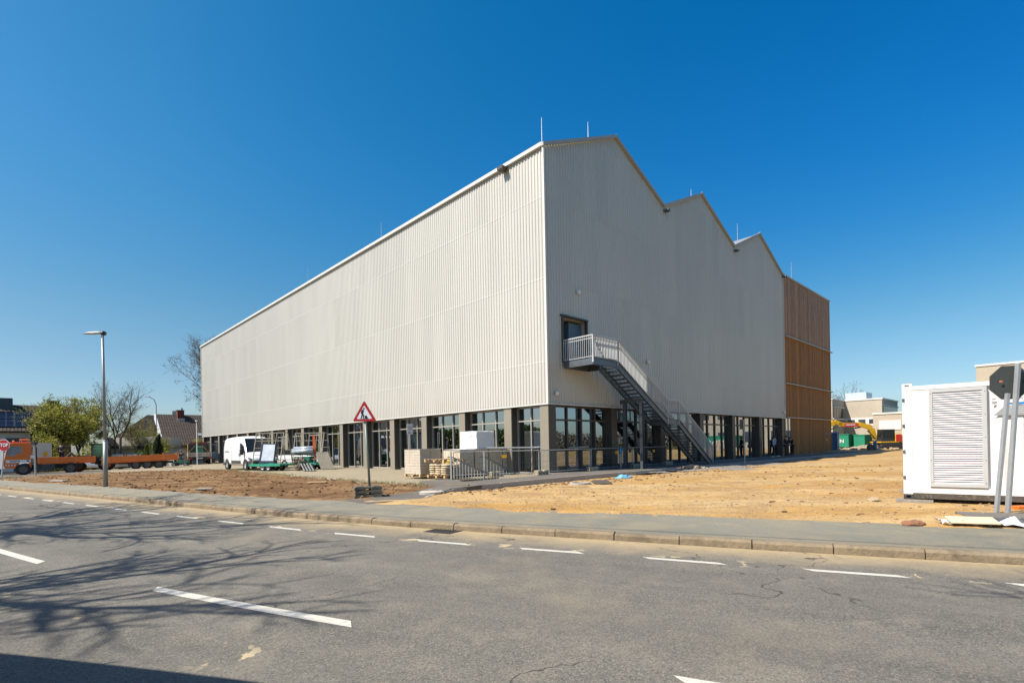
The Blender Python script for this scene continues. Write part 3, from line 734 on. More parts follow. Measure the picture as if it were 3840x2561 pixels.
# glazing: each bay its own window
def window(axis, a, b, off, nm, mainm, capm, ztr=2.74, door=False):
    P = (lambda u, d, z: (u, off+d, z)) if axis == 'x' else (lambda u, d, z: (off+d, u, z))
    def bx(mb, u0, u1, d0, d1, z0, z1):
        if axis == 'x': mb.box(u0, u1, off+d0, off+d1, z0, z1)
        else: mb.box(off+d0, off+d1, u0, u1, z0, z1)
    fr = MB(); w = .06 if capm is framel else .09
    bx(fr, a, b, -.05, .08, .10, .20); bx(fr, a, b, -.05, .08, 3.36, 3.45)
    us = [a+(b-a)*i/nm for i in range(nm+1)]
    segs = []
    for i, u in enumerate(us):
        u0 = u if i == 0 else (u-w if i == nm else u-w/2); bx(fr, u0, u0+w, -.055, .085, .20, 3.36); segs.append((u0, u0+w))
    for (p, q), (r_, t_) in zip(segs, segs[1:]): bx(fr, q, r_, -.052, .082, ztr-w/2, ztr+w/2)
    f = mesh('window', fr, capm, hall)
    pn = MB(); bx(pn, a+.03, b-.03, .02, .035, .15, 3.40)
    mesh('pane', pn, glass_b, f)
    return f
for k in range(17):
    a = .52 if k == 0 else 2.78+3.765*(k-1)+.29
    window('y', a, 2.78+3.765*k-.29, .42, 2 if k == 0 else 3, None, framel)
for k in range(6):
    a = .52 if k == 0 else .25+4.99*k+.25
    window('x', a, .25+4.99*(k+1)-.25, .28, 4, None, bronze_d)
# interior
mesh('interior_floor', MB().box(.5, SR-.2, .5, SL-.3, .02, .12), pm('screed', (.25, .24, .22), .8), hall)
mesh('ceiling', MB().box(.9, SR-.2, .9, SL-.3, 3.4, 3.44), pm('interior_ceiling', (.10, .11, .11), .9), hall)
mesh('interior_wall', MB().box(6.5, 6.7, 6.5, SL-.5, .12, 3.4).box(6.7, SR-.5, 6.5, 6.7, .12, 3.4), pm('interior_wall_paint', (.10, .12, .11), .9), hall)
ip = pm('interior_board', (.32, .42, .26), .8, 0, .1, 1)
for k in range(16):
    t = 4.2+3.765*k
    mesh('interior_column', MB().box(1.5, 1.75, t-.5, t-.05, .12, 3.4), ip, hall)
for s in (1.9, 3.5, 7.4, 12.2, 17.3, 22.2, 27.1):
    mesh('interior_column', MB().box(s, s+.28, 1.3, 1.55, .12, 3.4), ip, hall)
# the door recess behind the stair landing
mb = MB()
mb.box(1.12, 2.97, 1.3, 1.34, 5.5, 7.75).box(1.06, 1.12, .05, 1.34, 5.46, 7.8).box(2.97, 3.03, .05, 1.34, 5.46, 7.8).box(1.06, 3.03, .05, 1.34, 7.75, 7.8).box(1.06, 3.03, .05, 1.34, 5.44, 5.5)
mb.v = [tuple(p) for p in mb.v]
mesh('door_recess', mb, pm('recess_panel', (.48, .45, .40), .8, 0, .06, 2), hall)
d_ = mesh('door', MB().box(1.95, 2.95, .30, 1.3, 5.52, 7.62), pm('blue_grey_door', (.10, .17, .24), .5, .1, .08, 2), hall)
mesh('handle', MB().box(2.03, 2.06, .25, .30, 6.5, 6.7), galv_l, d_)
fr = MB()
for q in ((1.05, 1.14, 5.5, 7.80), (2.95, 3.04, 5.5, 7.80)): fr.box(q[0], q[1], -.07, .08, q[2], q[3])
fr.box(1.0, 3.06, -.09, .08, 7.75, 7.83)
mesh('door_frame', fr, bronze_d, hall)
# wall lamps
for s, z in ((.50, 4.02), (2.27, 9.15), (8.56, 6.28), (30.2, 4.0)):
    l = mesh('wall_lamp', MB().lathe([(0, .03), (.10, .02), (.11, -.02), (.085, -.12), (.05, -.16), (0, -.17)], (s, -.13, z), 14), whitep, hall, smooth=True)
    mesh('bracket', MB().box(s-.05, s+.05, -.08, -.03, z-.06, z+.04), galv_l, l)
# scuppers
for s, z in ((10.9, 15.72), (20.9, 15.72), (30.7, 15.85)):
    mesh('roof_drain', MB().box(s-.13, s+.13, -.34, -.03, z-.06, z+.07).box(s-.08, s+.08, -.30, -.16, z-.11, z-.06), galv, hall)
mesh('roof_drain', MB().box(-.42, -.06, 2.4, 2.8, 15.38, 15.52), bronze, hall)
# lightning rods
for p, h in (((.25, .3, 15.7), 1.3), ((.25, 15.45, 15.7), 1.25), ((.25, 28.0, 15.7), 1.3), ((.25, 41.7, 15.7), 1.1)):
    mesh('lightning_rod', MB().tube(p, (p[0], p[1], p[2]+h+.15), .022, .010, 6), galv_l, hall)
for s, h in ((3.6, .95), (14.6, .5), (21.8, 1.5)):
    z = ztop(s); mesh('lightning_rod', MB().tube((s, .12, z), (s, .12, z+h), .022, .010, 6), galv_l, hall)

# ---- the timber-clad wing
wing = thing('timber_wing', 'brown timber-clad wing beside the metal gables, four tiers of upright boards with thin ledges', 'building', (P0.x, P0.y, 0), BR)
X0, X1 = 30.80, 44.35
tiers = [(3.57, 6.50, X0, timber_lo), (6.57, 10.66, X0, timber_lo), (10.73, 16.05, X0, timber_hi), (.15, 3.50, 32.3, timber_lo)]
for z0, z1, xa, m in tiers:
    o = .03 if z0 < 1 else 0
    mb = MB().box(xa, X1-o, .02+o, .14, z0, z1).box(X1-.14, X1-o, .14, 22, z0, z1)
    mesh('timber_cladding', mb, m, wing, label='weathered greyish upper boards' if z0 > 10 else 'warm brown boards')
ledge = pm('ledge_metal', (.50, .50, .49), .4, .3, .06, 1)
for z in (3.53, 6.53, 10.69):
    mesh('ledge', MB().box(X0 if z > 4 else 31.0, X1+.22, -.20, .15, z-.025, z+.03).box(X1-.1, X1+.22, .15, 22, z-.025, z+.03), ledge, wing)
mesh('parapet_trim', MB().box(X0-.05, X1+.05, -.07, .2, 16.05, 16.18).box(X1-.15, X1+.05, .2, 22, 16.05, 16.18), ledge, wing)
mesh('wall', MB().box(X0, X1-.2, .16, 21.8, .05, 16.0), pm('dark_wall', (.08, .08, .08), .9), wing)
en = MB()
for s in (30.8, 31.5, 32.2): en.box(s, s+.07, -.0, .1, .15, 3.48)
en.box(30.87, 31.5, .0, .1, 2.3, 2.38).box(31.57, 32.2, .0, .1, 2.3, 2.38)
e_ = mesh('entrance', en, bronze_d, wing); mesh('pane', MB().box(30.87, 32.2, .04, .055, .15, 3.48), glass_b, e_)
mesh('lightning_rod', MB().tube((33.9, .3, 16.1), (33.9, .3, 17.95), .025, .012, 6), galv_l, wing)

# ================================================================ outside stair
st = thing('steel_staircase', 'galvanised steel outdoor staircase climbing the shaded gable wall to an open doorway', 'staircase', (P0.x, P0.y, 0), BR)
YO, YI = -1.82, -.78
prof = [(1.08, 5.50), (3.02, 5.50), (7.62, 2.82), (8.80, 2.82), (12.85, .24)]
def stringer(y, start, bottom=True):
    mb = MB(); h = .30
    P = prof[start:]
    for i, ((a, za), (b, zb_)) in enumerate(zip(P, P[1:])):
        d = math.hypot(b-a, zb_-za); k = h*(b-a)/d; m_ = h*(d/(b-a)) if zb_ != za else h
        # web
        mb.prism([(a, za), (b, zb_), (b, zb_-m_), (a, za-m_)], y-.008, y+.008)
        # flanges
        for top in (0, m_):
            mb.prism([(a, za-top+.012), (b, zb_-top+.012), (b, zb_-top-.006), (a, za-top-.006)], y-.05, y+.05)
    return mb
mesh('stringer', stringer(YO, 0), galv, st, label='outer stringer'); mesh('stringer', stringer(YI, 1), galv, st, label='inner stringer')
# landing
mb = MB().box(1.08, 1.10, -1.82, -.1, 5.2, 5.50).box(3.0, 3.02, -.78, -.1, 5.2, 5.5).box(1.1, 3.0, -.12, -.1, 5.2, 5.5)
mesh('landing_frame', mb, galv, st)
def grating(mb, x0, x1, y0, y1, z):
    x = x0
    while x < x1: mb.box(x, x+.006, y0, y1, z-.03, z); x += .05
    y = y0
    while y < y1: mb.box(x0, x1, y, y+.006, z-.026, z-.004); y += .1
    return mb
mesh('landing', grating(MB(), 1.12, 3.0, -1.78, -.12, 5.49).box(1.1, 1.16, -1.78, -.12, 5.40, 5.455).box(2.0, 2.06, -1.78, -.12, 5.40, 5.455).box(2.9, 2.96, -1.78, -.12, 5.40, 5.455), galv, st, label='upper landing grating')
mesh('landing', grating(MB(), 7.64, 8.78, -1.78, -.82, 2.81).box(7.7, 7.76, -1.78, -.82, 2.7, 2.775).box(8.6, 8.66, -1.78, -.82, 2.7, 2.775), galv, st, label='intermediate landing grating')
tread = None
def treads(a, za, b, zb_, n):
    global tread
    for i in range(1, n):
        t = i/n; x = a+(b-a)*t; z = za+(zb_-za)*t
        if tread is None:
            mb = grating(MB(), -.14, .14, -.47, .47, 0).box(-.145, -.13, -.47, .47, -.045, .002).box(.13, .145, -.47, .47, -.045, .0)
            tread = mesh('tread', mb, galv, st)
            o = tread
        else: o = tread.copy(); C.objects.link(o); o.parent = st
        o.location = (x, (YO+YI)/2, z-.02)
treads(3.02, 5.50, 7.62, 2.82, 16); treads(8.80, 2.82, 12.85, .24, 15)
def railing(y, P, ends=True, h=1.05):
    mb = MB(); 
    up = lambda p, k: (p[0], y, p[1]+k)
    for p, q in zip(P, P[1:]):
        mb.bar(up(p, h), up(q, h), .045, .045); mb.bar(up(p, .07), up(q, .07), .03, .012); mb.bar(up(p, h-.14), up(q, h-.14), .03, .012)
        L = q[0]-p[0]; n = max(1, int(L/.115))
        for i in range(n):
            t = (i+.5)/n; x = p[0]+L*t; z = p[1]+(q[1]-p[1])*t
            mb.box(x-.006, x+.006, y-.018, y+.018, z+.07, z+h)
    for p in P: mb.box(p[0]-.012, p[0]+.012, y-.03, y+.03, p[1]-.2, p[1]+h)
    # handrail inside
    for p, q in zip(P, P[1:]): mb.tube((p[0], y+(.07 if y < -1 else -.07), p[1]+.9), (q[0], y+(.07 if y < -1 else -.07), q[1]+.9), .02, .02, 6)
    return mb
mesh('railing', railing(YO-.03, prof), pm('railing_zinc', (.56, .57, .56), .5, .1, .1, 3), st, label='outer railing with upright bars')
mesh('railing', railing(YI+.03, prof[1:]), galv_l, st, label='inner railing on the wall side')
mb = MB()
for x, y0, y1 in ((1.08, -1.85, -.1),):
    mb.bar((x, y0, 6.55), (x, y1, 6.55), .045); mb.bar((x, y0, 5.57), (x, y1, 5.57), .012, .03); mb.bar((x, y0, 6.41), (x, y1, 6.41), .012, .03)
    n = 15
    for i in range(n+1): y = y0+(y1-y0)*i/n; mb.box(x-.018, x+.018, y-.006, y+.006, 5.57, 6.55)
mb2 = MB().bar((3.02, -.75, 6.55), (3.02, -.1, 6.55), .045).bar((3.02, -.75, 5.57), (3.02, -.1, 5.57), .03)
for i in range(6): y = -.75+.65*i/5; mb2.box(3.0, 3.04, y-.006, y+.006, 5.57, 6.55)
mesh('railing', mb2, MATS['railing_zinc'], st, label='short railing between landing and wall')
mesh('railing', mb, MATS['railing_zinc'], st, label='end railing of the upper landing')
def ipost(x, y, z1):
    mb = MB(); z0 = .16
    mb.box(x-.085, x-.072, y-.08, y+.08, z0, z1).box(x+.072, x+.085, y-.08, y+.08, z0, z1).box(x-.072, x+.072, y-.007, y+.007, z0, z1).box(x-.14, x+.14, y-.14, y+.14, z0, z0+.015)
    return mb
mesh('post', ipost(5.1, YO+.02, 3.62), galv, st); mesh('post', ipost(5.1, YI-.02, 3.62), galv, st)
mesh('cross_beam', MB().box(5.02, 5.18, -1.9, -.5, 3.62, 3.64).box(5.02, 5.18, -1.9, -.5, 3.80, 3.82).box(5.093, 5.107, -1.9, -.5, 3.64, 3.80), galv, st)
mesh('cross_beam', MB().box(7.62, 7.76, -1.8, -.8, 2.5, 2.66).box(8.62, 8.76, -1.8, -.8, 2.5, 2.66), galv, st, label='beams under the intermediate landing')
# ================================================================ generator container, right foreground
cx, cy = 8.86, 11.77; CA = math.atan2(-.62, .785)
gc = thing('generator_container', 'white steel container with a large louvred vent on its long side', 'container', (cx, cy, 0), CA)
z0, z1, Lc, Wc = .26, 2.72, 6.06, 2.44
whitec = pm('container_white', (.78, .78, .76), .38, 0, .03, 1.2, coat=.2, dirt=((.55, .50, .42), .25))
def corrug(L, P, zA, zB, pitch=.276, dep=.036):
    mb = MB(); n = int(L/pitch); p = L/n; pr = []
    for i in range(n): pr += [(i*p, 0), (i*p+.25*p, 0), (i*p+.5*p, dep), (i*p+.75*p, dep)]
    pr.append((L, 0))
    for (a, da), (b, db) in zip(pr, pr[1:]): mb.add([P(a, da, zA), P(b, db, zA), P(b, db, zB), P(a, da, zB)], [(0, 1, 2, 3)])
    return mb
mesh('side_panel', corrug(Lc-.34, lambda s, d, z: (.17+s, .035+d, z), z0+.10, z1-.10), whitec, gc)
mesh('side_panel', corrug(Lc-.34, lambda s, d, z: (.17+s, Wc-.035-d, z), z0+.10, z1-.10), whitec, gc)
mesh('end_panel', MB().box(.03, .06, .1, Wc-.1, z0+.1, z1-.1).box(Lc-.06, Lc-.03, .1, Wc-.1, z0+.1, z1-.1), whitec, gc)
mesh('roof', corrug(Lc-.2, lambda s, d, z: (.1+s, .06 if z == 0 else Wc-.06, z1-.03-d), 0, 1), whitec, gc)
for x in (0, Lc-.17):
    for y in (0, Wc-.13): mesh('corner_post', MB().box(x, x+.17, y, y+.13, z0+.02, z1-.02), whitec, gc, bev=.006)
mesh('top_rail', MB().box(.17, Lc-.17, .0, .07, z1-.11, z1-.02).box(.17, Lc-.17, Wc-.07, Wc, z1-.11, z1-.02), whitec, gc, bev=.005)
mesh('bottom_rail', MB().box(.17, Lc-.17, .0, .07, z0+.05, z0+.19).box(.17, Lc-.17, Wc-.07, Wc, z0+.05, z0+.19), whitec, gc, bev=.005)
mesh('fill_panel', MB().box(.17, .47, .012, .03, z0+.19, z1-.11), whitec, gc)
mesh('skid_frame', MB().box(.17, Lc-.17, .01, .12, z0-.07, z0+.045).box(.17, Lc-.17, Wc-.12, Wc, z0-.07, z0+.045), pm('rusty_dark_steel', (.09, .075, .06), .8, .2, .35, 6, .3, 20, dirt=((.3, .26, .2), .7)), gc)
csd = pm('casting_dark', (.06, .055, .05), .7, .2, .4, 8, .3, 20)
for x in (0, Lc-.18):
    for y in (0, Wc-.16):
        for zz in (z0-.09, z1-.07):
            mb = MB()
            for a in ((0, .05), (.13, .18)): mb.box(x+a[0], x+a[1], y-.004, y+.16, zz, zz+.11)
            mb.box(x+.05, x+.13, y-.004, y+.16, zz, zz+.028).box(x+.05, x+.13, y-.004, y+.16, zz+.085, zz+.11).box(x+.05, x+.13, y+.06, y+.16, zz+.028, zz+.085)
            mesh('corner_casting', mb, csd if zz < 1 else whitec, gc)
for zz in (.62, 1.2, 1.78, 2.36): mesh('hinge', MB().box(.0, .035, -.012, .0, zz, zz+.07).box(.028, .04, -.02, -.008, zz-.01, zz+.08), blackp if 0 else galv, gc)
# louvre
lx0, lx1, lz0, lz1 = .47, 1.42, .46, 2.60
lf = MB().box(lx0, lx1, -.035, .02, lz1-.075, lz1).box(lx0, lx1, -.035, .02, lz0, lz0+.075).box(lx0, lx0+.065, -.035, .02, lz0+.075, lz1-.075).box(lx1-.075, lx1, -.035, .02, lz0+.075, lz1-.075)
greyf = pm('louvre_frame', (.50, .51, .50), .5, .1, .06, 2)
lo = mesh('louvre', lf, greyf, gc, bev=.004)
mb = MB(); n = 40; hh = (lz1-lz0-.15)/n
for i in range(n):
    z = lz0+.075+i*hh
    mb.add([(lx0+.065, -.03, z+.004), (lx1-.075, -.03, z+.004), (lx1-.075, .012, z+hh*1.0), (lx0+.065, .012, z+hh*1.0), (lx0+.065, -.024, z+.0), (lx1-.075, -.024, z+.0), (lx1-.075, .018, z+hh*1.0-.006), (lx0+.065, .018, z+hh*1.0-.006)], [(0, 1, 2, 3), (7, 6, 5, 4), (0, 4, 5, 1), (3, 2, 6, 7)])
mesh('slats', mb, pm('louvre_blade', (.74, .70, .70), .4, .0, .03, 2), lo)
mesh('backing', MB().box(lx0+.06, lx1-.07, .02, .03, lz0+.07, lz1-.07), black, lo)
mb = MB()
for i in range(5):
    z = lz0+.1+i*(lz1-lz0-.2)/4
    for x in (lx0+.03, lx1-.03): mb.lathe([(0, -.006), (.008, -.004), (.01, 0)], (x, -.036, z), 6, 'y')
mesh('bolt', mb, galv, lo)
# decal
dk = pm('decal_grey', (.30, .31, .31), .5, 0, .05, 2); db = pm('decal_blue', (.02, .20, .50), .4, 0, .05, 2)
mb = MB(); mb.add([(1.52, -.004, 1.98), (2.9, -.004, 1.94), (3.2, -.004, 2.17), (1.70, -.004, 2.17)], [(0, 1, 2, 3)])
mesh('decal', mb, dk, gc, label='grey slanted lettering panel')
mb = MB(); mb.add([(1.70, -.004, 2.19), (3.2, -.004, 2.19), (3.25, -.004, 2.235), (1.73, -.004, 2.235)], [(0, 1, 2, 3)])
mb.add([(1.80, -.004, 2.36), (1.95, -.004, 2.36), (1.93, -.004, 2.385), (1.78, -.004, 2.385)], [(0, 1, 2, 3)])
mb.add([(1.85, -.004, 2.29), (1.88, -.004, 2.29), (1.91, -.004, 2.36), (1.88, -.004, 2.36)], [(0, 1, 2, 3)])
mesh('decal', mb, db, gc, label='blue stripe and emblem')
mb = MB()
for i, z in enumerate((2.14, 2.11, 2.07, 2.03)): mb.box(1.75-.03*i, 2.25-.05*i, -.008, -.005, z-.006, z)
mesh('lettering', mb, signwhite, gc)
mesh('sticker', MB().box(1.50, 1.56, -.006, .0, 2.30, 2.33), dk, gc)
mesh('sticker', MB().box(1.50, 1.55, -.006, .0, 2.22, 2.27), dk, gc)
for (x, y, l) in ((-.18, -.25, .62), (-.18, Wc-.25, .6), (Lc-.5, -.2, .6), (Lc-.5, Wc-.2, .6)):
    pass
for q, lb in (((.02, .03), 'squared timber block under the near left corner of the white container'), ((.02, 2.38), 'timber block under the far left corner of the container')):
    ct = thing('timber_block', lb, 'timber block', (cx, cy, 0), CA, 'blocks under the white container')
    mesh('beam', MB().box(-.16+q[0], .50+q[0], q[1]-.14, q[1]+.16, .06, .165), woodgrey, ct, bev=.006)
ct = thing('timber_block', 'timber block under the right end of the white container', 'timber block', (cx, cy, 0), CA, 'blocks under the white container')
mesh('beam', MB().box(Lc-.6, Lc+.1, -.1, Wc+.1, .06, .165), woodgrey, ct)

# ================================================================ street furniture and signs
# octagonal sign seen from behind, on two leaning posts
sg = thing('stop_sign', 'grey back of an octagonal sign on two leaning metal posts by the white container', 'road sign', (8.90, 9.40, .12), 0)
top = Vector((.235, .0, 2.70)); ctr = Vector((.19, .06, 2.40)); nrm = Vector((-.25, -.97, -.02)).normalized()
def octa(mb, c, n, r, th, N=8, off=PI/8):
    a = Vector((n.y, -n.x, 0)).normalized()*-1; b = n.cross(a); b = b if b.z > 0 else -b
    ring = [c+(a*math.cos(off+2*PI*i/N)+b*math.sin(off+2*PI*i/N))*r for i in range(N)]
    vs = [p+n*th/2 for p in ring]+[p-n*th/2 for p in ring]
    return mb.add(vs, [tuple(range(N)), tuple(range(2*N-1, N-1, -1))]+[(i, (i+1) % N, (i+1) % N+N, i+N) for i in range(N)])
mesh('sign_plate', octa(MB(), ctr, nrm, .325, .02), signback, sg, bev=.003)
mesh('front_face', octa(MB(), ctr-nrm*.014, nrm, .315, .004), redsign, sg)
mb = MB(); mb.bar((-.01, -.06, 0), top+Vector((0, -.06, .03)), .045, .075, Vector((0, 1, 0))); mesh('post', mb, galv_l, sg)
mb = MB(); mb.bar((-.13, .03, 0), (.12, .03, 2.2), .05, .06, Vector((0, 1, 0))); mesh('post', mb, galv_l, sg)
rt = nrm.cross(Vector((0, 0, 1))).normalized()*-1
q = ctr+Vector((-.17, .0, .02))
mesh('sticker', MB().cb((q.x, q.y-.06+.045, q.z), (.045, .012, .032)), pm('orange_sticker', (.75, .22, .12), .5), sg)
mesh('sticker', MB().cb((ctr.x+.22, ctr.y-.085, ctr.z+.0), (.06, .006, .07)), signwhite, sg, label='white sticker')
# roadworks sign on stacked recycled feet
rs = thing('roadworks_sign', 'red-edged triangular roadworks sign on a grey post weighted by stacked plates', 'road sign', (-4.18, 15.05, .14), 0)
mesh('post', MB().tube((.045, 0, 0.02), (-.06, 0, 2.3), .034, .034, 12).tube((-.06, 0, 2.3), (-.08, 0, 2.75), .030, .030, 10), pm('green_grey_post', (.17, .20, .185), .5, .4, .12, 3), rs, smooth=True)
def tri(mb, c, hw, z0_, z1_, y, th, rnd=.0):
    return mb.prism([(c-hw, z0_), (c+hw, z0_), (c, z1_)], y-th, y)
def rtri(cx_, zc, R, r, y0, y1):
    pts = []
    for k in range(3):
        a = PI/2+2*PI*k/3; c = (cx_+R*math.cos(a), zc+R*math.sin(a))
        for j in range(-3, 4): b = a+j*PI/9; pts.append((c[0]+r*math.cos(b), c[1]+r*math.sin(b)))
    return MB().prism(pts, y0, y1)
tz = 2.38; txc = -.065
pl = mesh('sign_plate', rtri(txc, tz, .335, .035, -.055, -.045), signback, rs)
mesh('rim', rtri(txc, tz, .325, .035, -.060, -.0555), redsign, rs)
mesh('panel', rtri(txc, tz, .225, .018, -.064, -.0605), signwhite, rs)
def pic(pts): return [(txc+(x-.5)*.40, tz-.12+z*.40) for x, z in pts]
mb = MB()
for poly in ([(.50, 0.0), (.78, 0.0+0), (.66, .22), (.6, .24), (.52, .1)], [(.22, 0), (.29, 0), (.36, .28), (.30, .30)], [(.40, 0), (.47, 0), (.44, .30), (.34, .42), (.30, .34), (.37, .26)],
             [(.28, .34), (.42, .36), (.47, .62), (.36, .66), (.27, .56)], [(.27, .52), (.33, .52), (.30, .40), (.40, .32), (.38, .28), (.25, .37)], [(.34, .33), (.37, .36), (.60, .14), (.57, .11)]):
    mb.prism(pic(poly), -.068, -.0645)
hd = [(.47+.055*math.cos(t*PI/5), .72+.06*math.sin(t*PI/5)) for t in range(10)]
mb.prism(pic(hd), -.068, -.0645)
mesh('pictogram', mb, black, rs)
rg = random.Random(4)
for i in range(3):
    lbl = ['lowest', 'middle', 'topmost'][i]+' of the dark recycled-plastic foot plates stacked under the roadworks sign'
    fp = thing('foot_plate', lbl, 'sign base', (-4.16+rg.uniform(-.03, .03), 15.0, .13+.115*i), .35+rg.uniform(-.08, .08), 'plates under the roadworks sign')
    mb = MB()
    for x0_, x1_ in ((-.40, -.06), (.06, .40)): mb.prism([(x0_, .0), (x1_, 0), (x1_-.03, .075), (x1_-.10, .10), (x0_+.10, .10), (x0_+.03, .075)], -.21, .21)
    mb.box(-.08, .08, -.21, .21, .03, .085)
    mesh('plate', mb, recyc, fp, bev=.01)
# street lamp
sl = thing('street_lamp', 'tall grey street lamp with a flat drop-shaped head at the pavement edge', 'street lamp', (-17.30, 22.06, .05), 0)
mesh('post', MB().tube((0, 0, 0), (0.02, 0, 2.0), .085, .085, 12).tube((.02, 0, 2.0), (.06, 0, 2.05), .088, .07, 12).tube((.02, 0, 2.0), (-.01, 0, 6.6), .065, .045, 12), pm('lamp_post_grey', (.27, .29, .29), .5, .5, .12, 2), sl, smooth=True)
mesh('clamp', MB().tube((.02, 0, 2.75), (.02, 0, 2.80), .085, .085, 10).box(.08, .16, -.02, .02, 2.74, 2.82), galv, sl)
hp = [(-.78, 0), (-.70, .05), (-.45, .085), (-.1, .09), (.04, .06), (.06, 0), (.0, -.03), (-.6, -.03)]
mb = MB()
sec = [(-.80, .02, .0), (-.72, .09, .045), (-.5, .14, .07), (-.2, .13, .085), (0, .09, .08), (.08, .04, .04)]
vs = []; fs = []
for i, (x, w, h) in enumerate(sec):
    for j in range(10): a = 2*PI*j/10; vs.append((x, w*math.cos(a), 6.58+(h*math.sin(a) if math.sin(a) > 0 else .035*math.sin(a))))
    if i: fs += [((i-1)*10+j, (i-1)*10+(j+1) % 10, i*10+(j+1) % 10, i*10+j) for j in range(10)]
fs += [tuple(range(10)), tuple(range(50, 60))[::-1]]
hd_ = mesh('lamp_head', mb.add(vs, fs), pm('lamp_head_light', (.45, .47, .48), .4, .2, .05, 3), sl, smooth=True)
mesh('socket', MB().lathe([(0, -.09), (.09, -.08), (.09, .07), (0, .08)], (.03, 0, 6.585), 12, 'y'), blackp, hd_, smooth=True)
# little hooked lamps far behind
for p, h, a, lb in (((-31.8, 52.4, 0), 4.6, 0, 'slim white lamp post standing between the dark conifer and the hall end'), ((-46.5, 68, -.3), 9.2, 1, 'tall bent lamp post rising between the bare trees and the tiled house')):
    s2 = thing('street_lamp', lb, 'street lamp', p, 0)
    if a: mb = MB().path([(0, 0, 0), (0, 0, h-1.2), (-.25, 0, h-.5), (-.8, 0, h-.15)], .045, 6)
    else: mb = MB().tube((0, 0, 0), (0, 0, h), .035, .03, 6)
    mesh('post', mb, galv if a else whites, s2)
    mesh('lamp_head', MB().box(-1.4, -.8, -.1, .1, h-.2, h-.08) if a else MB().lathe([(0, h-.1), (.14, h-.06), (.12, h+.04), (0, h+.1)], (0, 0, 0), 10), galv_l, s2)
# stop sign at far left
ss = thing('stop_sign', 'small red STOP sign on a leaning pale post beside the orange truck', 'road sign', (-35.9, 36.6, -.02), 0)
mesh('post', MB().tube((-.1, 0, 0), (.08, 0, 2.1), .04, .04, 8), pm('pale_post', (.5, .5, .46), .5), ss)
cs = Vector((.12, -.06, 2.25)); nn = Vector((0, 1, 0))
mesh('rim', octa(MB(), cs, nn, .44, .015), signwhite, ss); mesh('sign_plate', octa(MB(), cs-nn*.012, nn, .405, .012), redsign, ss)
text('lettering', 'STOP', .33, signwhite, ss, (cs.x, cs.y-.03, cs.z), (PI/2, 0, 0), .004, .008, .85)
cp = thing('camera_pole', 'thin grey pole with a dark fitting on top in front of the truck cab', 'pole', (-33.3, 36.2, 0), 0)
mesh('post', MB().tube((.05, 0, -.1), (-.02, 0, 2.3), .05, .05, 8), galv_l, cp)
mesh('camera', MB().box(-.16, .1, -.1, .1, 2.2, 2.42).blob((.16, 0, 2.38), .09, 8, 6), blackp, cp)
# white info signs at the forecourt
s3 = thing('parking_sign', 'small white notice on a thin pole in front of the long glazed side', 'road sign', (-6.4, 32.6, .1), .5)
mesh('post', MB().tube((0, 0, 0), (0, 0, 2.75), .035, .035, 8), galv_l, s3)
pl = mesh('sign_plate', MB().box(-.2, .2, -.05, -.035, 2.25, 2.9), signwhite, s3, bev=.004)
mesh('lettering', MB().box(-.14, .14, -.056, -.052, 2.72, 2.74).box(-.14, .10, -.056, -.052, 2.65, 2.665).box(-.14, .14, -.056, -.052, 2.58, 2.6).box(-.12, .02, -.056, -.052, 2.33, 2.38), pm('sign_red_text', (.4, .05, .05), .5), pl)
s4 = thing('parking_sign', 'dark back of a small sign on a thin pole by the long side', 'road sign', (-4.35, 30.6, .1), -1.0)
mesh('post', MB().tube((0, 0, 0), (0, 0, 2.25), .03, .03, 8), galv, s4); mesh('sign_plate', MB().box(-.16, .16, .035, .05, 1.6, 2.3), signback, s4)
s5 = thing('parking_sign', 'thin pole with a narrow sign standing before the far gable windows', 'road sign', (14.15, 31.6, .1), .3)
mesh('post', MB().tube((0, 0, 0), (-.03, 0, 2.75), .032, .032, 8), galv_l, s5); mesh('sign_plate', MB().box(-.33, -.03, .0, .012, 2.15, 2.75), signback, s5)
# gully grate in the gutter
gg = thing('gully_grate', 'black iron drain grate in the gutter by the kerb', 'drain', (-1.28, 9.52, 0.0), -.55)
mb = MB().box(-.30, .30, -.22, -.19, -.02, .008).box(-.30, .30, .19, .22, -.02, .008).box(-.3, -.27, -.19, .19, -.02, .008).box(.27, .3, -.19, .19, -.02, .008)
for i in range(11): x = -.25+i*.05; mb.box(x-.009, x+.009, -.19, .19, -.02, .008)
for y in (-.07, .07): mb.box(-.27, .27, y-.012, y+.012, -.02, .0085)
mesh('frame', mb, pm('cast_iron', (.06, .055, .05), .6, .4, .3, 8), gg); mesh('shaft', MB().box(-.27, .27, -.19, .19, .0045, .0055), black, gg)

# ================================================================ vehicles
def wheel(x, y, r, w, parent, rimm=None, hub=.55):
    s = 1 if y > 0 else -1
    t = mesh('wheel', MB().lathe([(r*.6, -w/2), (r*.93, -w/2), (r, -w*.35), (r, w*.35), (r*.93, w/2), (r*.6, w/2)], (0, 0, 0), 22, 'y'), rubber, parent, smooth=True)
    t.location = (x, y, r)
    mb = MB().lathe([(0, s*w*.30), (r*.18, s*w*.34), (r*.25, s*w*.2), (r*.5, s*w*.28), (r*.62, s*w*.50), (r*.62, -s*w*.4), (0, -s*w*.4)], (0, 0, 0), 18, 'y')
    mesh('rim', mb, rimm or galv_l, t, smooth=True)
    return t
def loft(sections):
    """sections: list of closed rings with the same number of points"""
    mb = MB(); n = len(sections[0])
    for i, s in enumerate(sections):
        mb.v += [tuple(p) for p in s]
        if i: mb.f += [((i-1)*n+j, i*n+j, i*n+(j+1) % n, (i-1)*n+(j+1) % n) for j in range(n)]
    mb.f += [tuple(range(n)), tuple(range((len(sections)-1)*n, len(sections)*n))[::-1]]
    return mb
